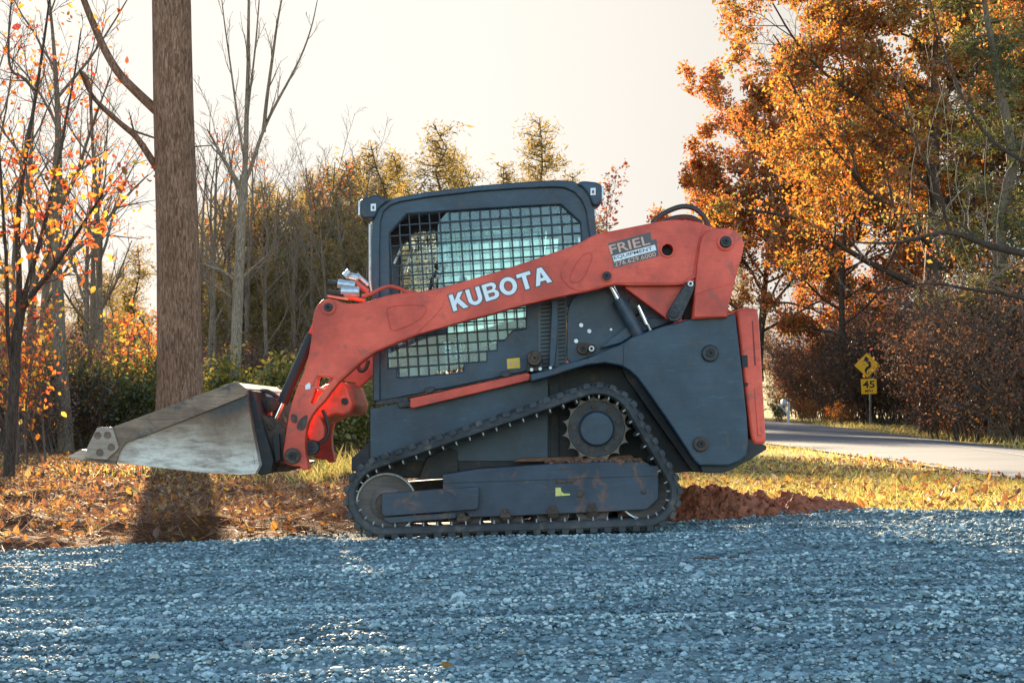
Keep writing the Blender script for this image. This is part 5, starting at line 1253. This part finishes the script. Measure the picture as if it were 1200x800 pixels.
for px, dd, sc, r_ in ((60, 42, .8, 3), (300, 44, .8, 4), (392, 44, .8, 5), (200, 50, 1.1, 5.5), (245, 44, .9, 3.3)):
    x, y = AT(px, dd); copy_tree(b4, (x, y, gz(x, y)), r_, sc)
# orange tree behind the cab
t = bare(70, 9.2, .10); cr_ = MB(); add_leaves(cr_, t.leaves(2, .14, .5), .15); x, y = AT(722, 66)
finish('autumn_tree', (x, y, gz(x, y)), t, M['twig'], M['twig'], cr_, M['l_red'], 'slim tree with sparse rusty leaves rising between cab and loader arm', 'tree')

# ---- the big oak over the road
ocfg = [dict(kids=20, t0=.20, ang=1.05, lr=.60, rr=.45, wig=.03, up=.02, n=10, end=.25, tap=.42), dict(kids=9, t0=.2, ang=.7, lr=.42, rr=.5, wig=.10, up=.03, n=7), dict(kids=6, t0=.15, ang=.75, lr=.46, rr=.5, wig=.15, up=.02, n=4, tw=2, minr=.008), dict(kids=3, t0=.2, ang=.8, lr=.5, rr=.6, wig=.2, up=0, n=3, tw=2, minr=.006, leafy=2), dict(kids=0, t0=0, ang=0, lr=0, rr=0, wig=.2, up=0, n=2, minr=.005)]
def oak(seed, H, r0, px, dd, nl, lm, lab, cut=-.22, lsz=.13, **kw):
    t = Tree(seed); t.limb(np.array((0, 0, -.2)), np.array((0, 0, 1.0)), H, r0, 0, [dict(ocfg[0], **kw)] + ocfg[1:])
    T = np.array(t.tips); T = T[fbm(T[:, 0] * .9 + T[:, 1] * .3, T[:, 2] * .9 + T[:, 1] * .5, 2) > cut]
    T = T[t.r.integers(0, len(T), nl)] + t.r.normal(0, .17, (nl, 3)); cr_ = MB(); add_leaves(cr_, T, lsz, aspect=.6)
    x, y = AT(px, dd); return finish('oak_tree', (x, y, gz(x, y)), t, M['barkdark'], M['twig'], cr_, M[lm], lab, 'tree')
oak(80, 14.0, .36, 1088, 56, 95000, 'l_oak', 'huge spreading tree in orange autumn leaf beyond the road on the right', -.14, t0=.31, lr=.74)
oak(81, 14.0, .25, 888, 86, 62000, 'l_oakred', 'more distant rust red tree at the left side of the huge one', -.3, .17, lr=.72, t0=.25)
oak(86, 12.5, .22, 990, 78, 40000, 'l_oakred', 'rust coloured tree standing close behind the trunk side of the huge orange one', -.25, .16, lr=.6, t0=.3)
oak(85, 16.5, .3, 1200, 62, 52000, 'l_oakbrown', 'tall rusty brown tree behind the olive conifer near the right edge', -.1, .15)
# olive cedars
px0, d5 = 1168, 42.0
t = pine(82, 14, .27, .22, 2.3, 9); cr_ = MB(); add_leaves(cr_, t.leaves(8, .17), .17, aspect=.25, fold=.1); x, y = AT(px0, d5)
finish('cedar_tree', (x, y, gz(x, y)), t, M['barkgrey'], M['twiggrey'], cr_, M['l_cedar'], 'olive green conifer with a thick grey trunk near the right edge', 'tree')
t = pine(83, 13, .2, .2, 2.2, 8); cr_ = MB(); add_leaves(cr_, t.leaves(6, .17), .17, aspect=.25, fold=.1); x, y = AT(1270, 47)
finish('cedar_tree', (x, y, gz(x, y)), t, M['barkgrey'], M['twiggrey'], cr_, M['l_cedar'], 'conifer half cut off by the right edge of the frame', 'tree')
# dark bare limbs reaching in
px0, d6 = 1290, 34.0; bx_, by_ = AT(px0, d6); t = Tree(84)
rcfg = [dict(kids=9, t0=.15, ang=.8, lr=.35, rr=.45, wig=0, up=0, L=3.0), dict(kids=5, t0=.2, ang=.75, lr=.5, rr=.5, wig=.2, up=-.01, n=6, tw=1, minr=.005), dict(kids=4, t0=.2, ang=.7, lr=.5, rr=.5, wig=.22, up=0, tw=1, minr=.004), dict(kids=0, t0=0, ang=0, lr=0, rr=0, wig=.2, up=0, tw=1, minr=.003)]
limbpx(t, [(1296, 530), (1292, 460), (1288, 380), (1290, 300), (1284, 200), (1290, 90), (1286, -40)], .22, .10, 12, d6)
limbpx(t, [(1290, 330), (1250, 308), (1200, 297), (1165, 290), (1135, 278), (1112, 271), (1085, 276), (1058, 284), (1030, 285), (1000, 284)], .10, .014, 8, d6, [0, 0, .2, .3, .4, .5, .6, .7, .8, .9], cfg=rcfg)
limbpx(t, [(1114, 272), (1106, 250), (1104, 232), (1092, 205), (1082, 188), (1070, 160), (1060, 128), (1052, 95)], .045, .010, 7, d6, [.5, .4, .3, .2, .1, 0, -.1, -.2], cfg=rcfg)
limbpx(t, [(1150, 284), (1120, 258), (1085, 250), (1050, 252)], .032, .009, 6, d6, [.4, .7, 1, 1.2], cfg=rcfg)
limbpx(t, [(1288, 380), (1240, 365), (1190, 345), (1140, 340), (1090, 330), (1040, 340), (1000, 345)], .065, .010, 7, d6, [0, .3, .6, .9, 1.2, 1.5, 1.8], cfg=rcfg)
limbpx(t, [(1286, 240), (1240, 205), (1200, 190), (1160, 165), (1130, 120), (1105, 60), (1090, 0)], .065, .012, 7, d6, [0, .3, .5, .7, .9, 1, 1], cfg=rcfg)
finish('bare_tree', (bx_, by_, gz(bx_, by_)), t, M['barkdark'], M['twiggrey'], None, None, 'dark leafless tree whose crooked limbs reach in from the right edge', 'tree')

# ---- thicket beyond the road
GT = 'brown thicket beyond the road'
def thick(seed, H, wdt, nst, lm, px, dd, nleaf):
    t = Tree(seed)
    cfg = [dict(kids=10, t0=.1, ang=.65, lr=.5, rr=.5, wig=.10, up=.03, n=7, minr=.008), dict(kids=7, t0=.12, ang=.75, lr=.5, rr=.55, wig=.18, up=.02, n=4, minr=.007), dict(kids=3, t0=.2, ang=.8, lr=.5, rr=.6, wig=.2, up=0, n=3, minr=.006), dict(kids=0, t0=0, ang=0, lr=0, rr=0, wig=.22, up=0, n=2, minr=.005)]
    for k in range(nst):
        a = t.r.uniform(0, 6.28); o_ = t.r.uniform(0, wdt)
        t.limb(np.array((o_ * math.cos(a), o_ * math.sin(a) * .8, -.05)), unit(np.array((math.cos(a) * .35, math.sin(a) * .35, 1))), H * t.r.uniform(.55, 1.05), .028, 0, cfg)
    T = np.array(t.tips); T = T[t.r.integers(0, len(T), nleaf)] + t.r.normal(0, .14, (nleaf, 3)); cr_ = MB(); add_leaves(cr_, T, .075, aspect=.6)
    x, y = AT(px, dd); return finish('shrub', (x, y, gz(x, y)), t, M['twig'], M['twig'], cr_, M[lm], 'dense brown thicket of twigs and dry leaves beyond the road', 'shrub', GT)
th_ = [thick(90, 4.4, 1.4, 14, 'l_brown', 1200, 50, 6500), thick(91, 3.8, 1.5, 13, 'l_brown', 1150, 43, 6500), thick(92, 4.2, 1.4, 13, 'l_thred', 1160, 60, 5000)]
q = np.random.default_rng(5)
for k, (px, dd, sc) in enumerate(((1190, 39, .85), (1230, 37, .95), (1270, 35, 1), (1130, 47, .85), (1175, 45, 1.05), (1215, 42, 1.1), (1168, 55, .9), (1020, 77, 1.1), (1050, 75, 1.1), (1090, 74, 1.1), (1000, 77, 1.1), (985, 82, 1.15), (968, 86, 1.2), (950, 90, 1.15), (940, 94, 1.1), (1000, 86, 1.4), (965, 97, 1.4), (945, 102, 1.3), (1040, 76, 1.35), (1070, 74, 1.3), (1158, 64, 1.1), (1178, 56, 1.25), (1170, 54, 1.3), (1210, 50, 1.3), (1250, 46, 1.3), (1290, 42, 1.2), (1185, 67, 1.4), (1190, 60, 1.5), (1250, 56, 1.5), (1080, 80, 1.6), (1020, 90, 1.6), (985, 98, 1.5), (1112, 54, .5), (1104, 58, .4), (1320, 40, 1.2), (1340, 48, 1.4), (1060, 90, 1.8), (1100, 84, 1.8), (1150, 76, 1.8))):
    x, y = AT(px, dd); copy_tree(th_[(k * 7 + k // 3) % 3], (x, y, gz(x, y)), q.uniform(0, 6.28), sc)
# low orange weeds by the far verge
for px, dd, sc in ((945, 80, .55), (960, 79, .5), (985, 74, .5), (995, 76, .5), (1105, 64, .4), (1120, 49, .35), (1145, 45, .35)):
    x, y = AT(px, dd); copy_tree(b4, (x, y, gz(x, y)), q.uniform(0, 6.28), sc, 'low orange weeds along the far verge of the road')['group'] = 'orange weeds on the far verge'
# vines
for k in range(8):
    t = Tree(95 + k); px = q.uniform(1010, 1200); py = q.uniform(60, 200); pts = [(px, py)]; dv = 40. + q.uniform(-2, 3); bx_, by_ = AT(px, dv)
    for j in range(6): pts.append((pts[-1][0] + q.normal(0, 6), pts[-1][1] + q.uniform(12, 34)))
    limbpx(t, pts, .008, .005, 4, dv)
    o = link('vine', t.twig.mesh('vine', [M['vine']], 0)); o.location = (bx_, by_, 0)
    tag(o, 'pale dry vine hanging in the trees on the right', 'vine', 'pale vines in the right hand trees')

# ---- distant wood beyond the field
dist = [pines[0], pines[1], protos[0], protos[1], th_[0]]
k = 0
for px in range(-60, 1330, 26):
    dd = 235 + q.uniform(-20, 35); x, y = AT(px + q.uniform(-8, 8), dd); copy = copy_tree(dist[k % 4], (x, y, gz(x, y) - .3), q.uniform(0, 6.28), q.uniform(1.0, 1.45), 'far trees on the rise beyond the field'); copy['group'] = 'far trees beyond the field'; k += 1

# =================================================================== ROADSIDE THINGS
px0, d7 = 1020, 67.0; x, y = AT(px0, d7); z0 = gz(x, y); s = d7 / F
e = empty('road_sign', (x, y, z0), 'yellow diamond winding road sign over a 45 mph plate beyond the road', 'road sign')
def S(a, b): return ((a - px0) * s, HC - (b - HOR) * s - z0)
mb = MB(); mb.box((0, .03, (S(0, 420)[1] - .1) / 2), (.075, .05, S(0, 420)[1] + .1)); link('post', mb.mesh('post', [simple('grey sign post', (.16, .13, .11), .8)]), e)
sy = simple('sign yellow', (0.98, 0.47, 0.008), .5, 0, .06); sb = simple('sign black', (.012, .012, .012), .5)
def loc_plate(mb, pts, yf, th, bev, m=0): return plate_into(mb, [S(a, b) for a, b in pts], yf, th, bev, mat=m)
mb = MB(); loc_plate(mb, [(1001.2, 428.3), (1016, 413), (1031, 427.8), (1016.5, 442.6)], -.02, .02, .006); dm = link('warning_panel', mb.mesh('warning_panel', [sy]), e)
mb = MB(); c = [(1017.2, 437.6), (1015.2, 435.6), (1014.6, 433), (1016.4, 431), (1019.2, 429.2), (1019.9, 426.8), (1018.2, 424.6), (1016, 423), (1015.2, 421.6)]
P = [np.array((S(*p)[0], -.026, S(*p)[1])) for p in c]; w_ = .055
for _ in range(2): P = [P[0]] + [P[i] * (.75 if j == 0 else .25) + P[i + 1] * (.25 if j == 0 else .75) for i in range(len(P) - 1) for j in (0, 1)] + [P[-1]]
P = np.array(P); t_ = np.gradient(P, axis=0); t_ /= np.linalg.norm(t_, axis=1, keepdims=True); nn = np.stack([t_[:, 2], 0 * t_[:, 0], -t_[:, 0]], 1)
mb.add(np.concatenate([P + nn * w_, P - nn * w_]), np.array([[i, i + 1, len(P) + i + 1, len(P) + i] for i in range(len(P) - 1)]))
mb.add([(*S(1011.6, 423.2)[:1], -.027, S(0, 423.2)[1]), (S(1014.3, 417.2)[0], -.027, S(0, 417.2)[1]), (S(1018.6, 421)[0], -.027, S(0, 421)[1])], [[0, 1, 2]])
link('arrow', mb.mesh('arrow', [sb]), dm)
mb = MB(); loc_plate(mb, [(1008.5, 444), (1027, 443.4), (1027.6, 461), (1009.6, 461.8)], -.02, .02, .006); sp_ = link('speed_panel', mb.mesh('speed_panel', [sy]), e)
mb = MB(); text_into(mb, '45', S(1011, 454.6), .03, 14 * s, 8.6 * s, -.024, 0, bold=.02); text_into(mb, 'MPH', S(1013.6, 459.4), .03, 9 * s, 2.8 * s, -.024, 0, bold=.015)
link('lettering', mb.mesh('lettering', [sb]), sp_)

px0, d8 = 924, 78.0; x, y = AT(px0, d8); z0 = gz(x, y); s = d8 / F
e = empty('mailbox', (x, y, z0), 'white mailbox on a braced white post beside the road', 'mailbox'); wm = simple('white painted wood', (.72, .72, .74), .6, 0, .1)
mb = MB(); mb.box((0, 0, .5), (.11, .11, 1.06)); mb.box((-.22, 0, .86), (.5, .09, .09)); link('post', mb.mesh('post', [wm]), e)
mb = MB(); mb.tube([(-.02, 0, .38), (-.38, 0, .84)], .04, 6); link('brace', mb.mesh('brace', [wm]), e)
mb = MB(); prof = [(-.1, .0), (.1, .0)] + [(.1 * math.cos(R(a)), .14 + .1 * math.sin(R(a))) for a in range(0, 181, 20)]
n = len(prof); v = [(xx - .24, yy, zz + .91) for yy in (-.28, .25) for xx, zz in prof]
mb.add(v, [list(range(n)), list(range(n, 2 * n))[::-1]] + [[i, n + i, n + (i + 1) % n, (i + 1) % n] for i in range(n)]); link('box', mb.mesh('box', [wm]), e)
bsh = copy_tree(b1, (0, 0, 0), 1.0, .55, 'small dark evergreen bush beside the white mailbox'); x, y = AT(914, 80.); bsh.location = (x, y, gz(x, y)); del bsh['group']
# =================================================================== LIGHT, SKY, CAMERA
cam = bpy.data.cameras.new('camera'); co = bpy.data.objects.new('camera', cam); COL.objects.link(co)
cam.sensor_width = 36; cam.lens = 36 * F / 1200; cam.shift_y = 85 / 1200; cam.clip_end = 3000; cam.clip_start = .1
co.location = (0, -D, HC); co.rotation_euler = (R(90), 0, 0); scene.camera = co
sd = Vector((-0.205, 1.0, 0.2105)).normalized()
elev = math.asin(sd.z); az = math.atan2(sd.x, sd.y)
sun = bpy.data.lights.new('sun', 'SUN'); so = bpy.data.objects.new('sun', sun); COL.objects.link(so)
sun.energy = 5.0; sun.angle = R(0.53); sun.color = (1.0, 0.78, 0.52)
so.rotation_euler = (-sd).to_track_quat('-Z', 'Y').to_euler(); so.location = (-10, 40, 12)
w = bpy.data.worlds.new('World'); scene.world = w; w.use_nodes = True
nt = w.node_tree; nt.nodes.clear()
out = nt.nodes.new('ShaderNodeOutputWorld'); bg = nt.nodes.new('ShaderNodeBackground')
sky = nt.nodes.new('ShaderNodeTexSky'); sky.sky_type = 'NISHITA'; sky.sun_disc = False
sky.sun_elevation = elev; sky.sun_rotation = az; sky.air_density = 1.0; sky.dust_density = 1.0; sky.ozone_density = 1.5; sky.altitude = 200
STR, EXPO = 0.105, 2.55
tc = nt.nodes.new('ShaderNodeTexCoord')
dt = nt.nodes.new('ShaderNodeVectorMath'); dt.operation = 'DOT_PRODUCT'; nt.links.new(tc.outputs['Generated'], dt.inputs[0]); dt.inputs[1].default_value = tuple(sd)
mr = nt.nodes.new('ShaderNodeMapRange'); mr.interpolation_type = 'SMOOTHSTEP'; mr.inputs[1].default_value = .45; mr.inputs[2].default_value = .82; nt.links.new(dt.outputs['Value'], mr.inputs[0])
k_ = 1 / STR / 2 ** EXPO                     # scales the cream cap added on the sun's side of the sky against clipping
mn = nt.nodes.new('ShaderNodeVectorMath'); mn.operation = 'MINIMUM'; nt.links.new(sky.outputs[0], mn.inputs[0]); mn.inputs[1].default_value = (.90 * k_, .85 * k_, .775 * k_)
mx = nt.nodes.new('ShaderNodeMix'); mx.data_type = 'RGBA'; nt.links.new(mr.outputs[0], mx.inputs[0]); nt.links.new(sky.outputs[0], mx.inputs[6]); gl = nt.nodes.new('ShaderNodeMapRange'); gl.interpolation_type = 'SMOOTHSTEP'; gl.inputs[1].default_value = .93; gl.inputs[2].default_value = 1; gl.inputs[3].default_value = 1.0; gl.inputs[4].default_value = 1.2; nt.links.new(dt.outputs['Value'], gl.inputs[0])
sc_ = nt.nodes.new('ShaderNodeVectorMath'); sc_.operation = 'SCALE'; nt.links.new(mn.outputs[0], sc_.inputs[0]); nt.links.new(gl.outputs[0], sc_.inputs['Scale'])   # brighter round the sun
nt.links.new(sc_.outputs[0], mx.inputs[7])
nt.links.new(mx.outputs[2], bg.inputs[0]); bg.inputs[1].default_value = STR
nt.links.new(bg.outputs[0], out.inputs[0])
scene.view_settings.view_transform = 'Standard'; scene.view_settings.look = 'None'; scene.view_settings.gamma = 1
scene.view_settings.exposure = EXPO
scene.render.engine = 'CYCLES'
c = scene.cycles
c.max_bounces = 8; c.diffuse_bounces = 3; c.glossy_bounces = 3; c.transmission_bounces = 6; c.transparent_max_bounces = 12
c.use_denoising = True
try: c.denoiser = 'OPENIMAGEDENOISE'
except Exception: pass
c.caustics_reflective = False; c.caustics_refractive = False
c.sample_clamp_indirect = 6.0
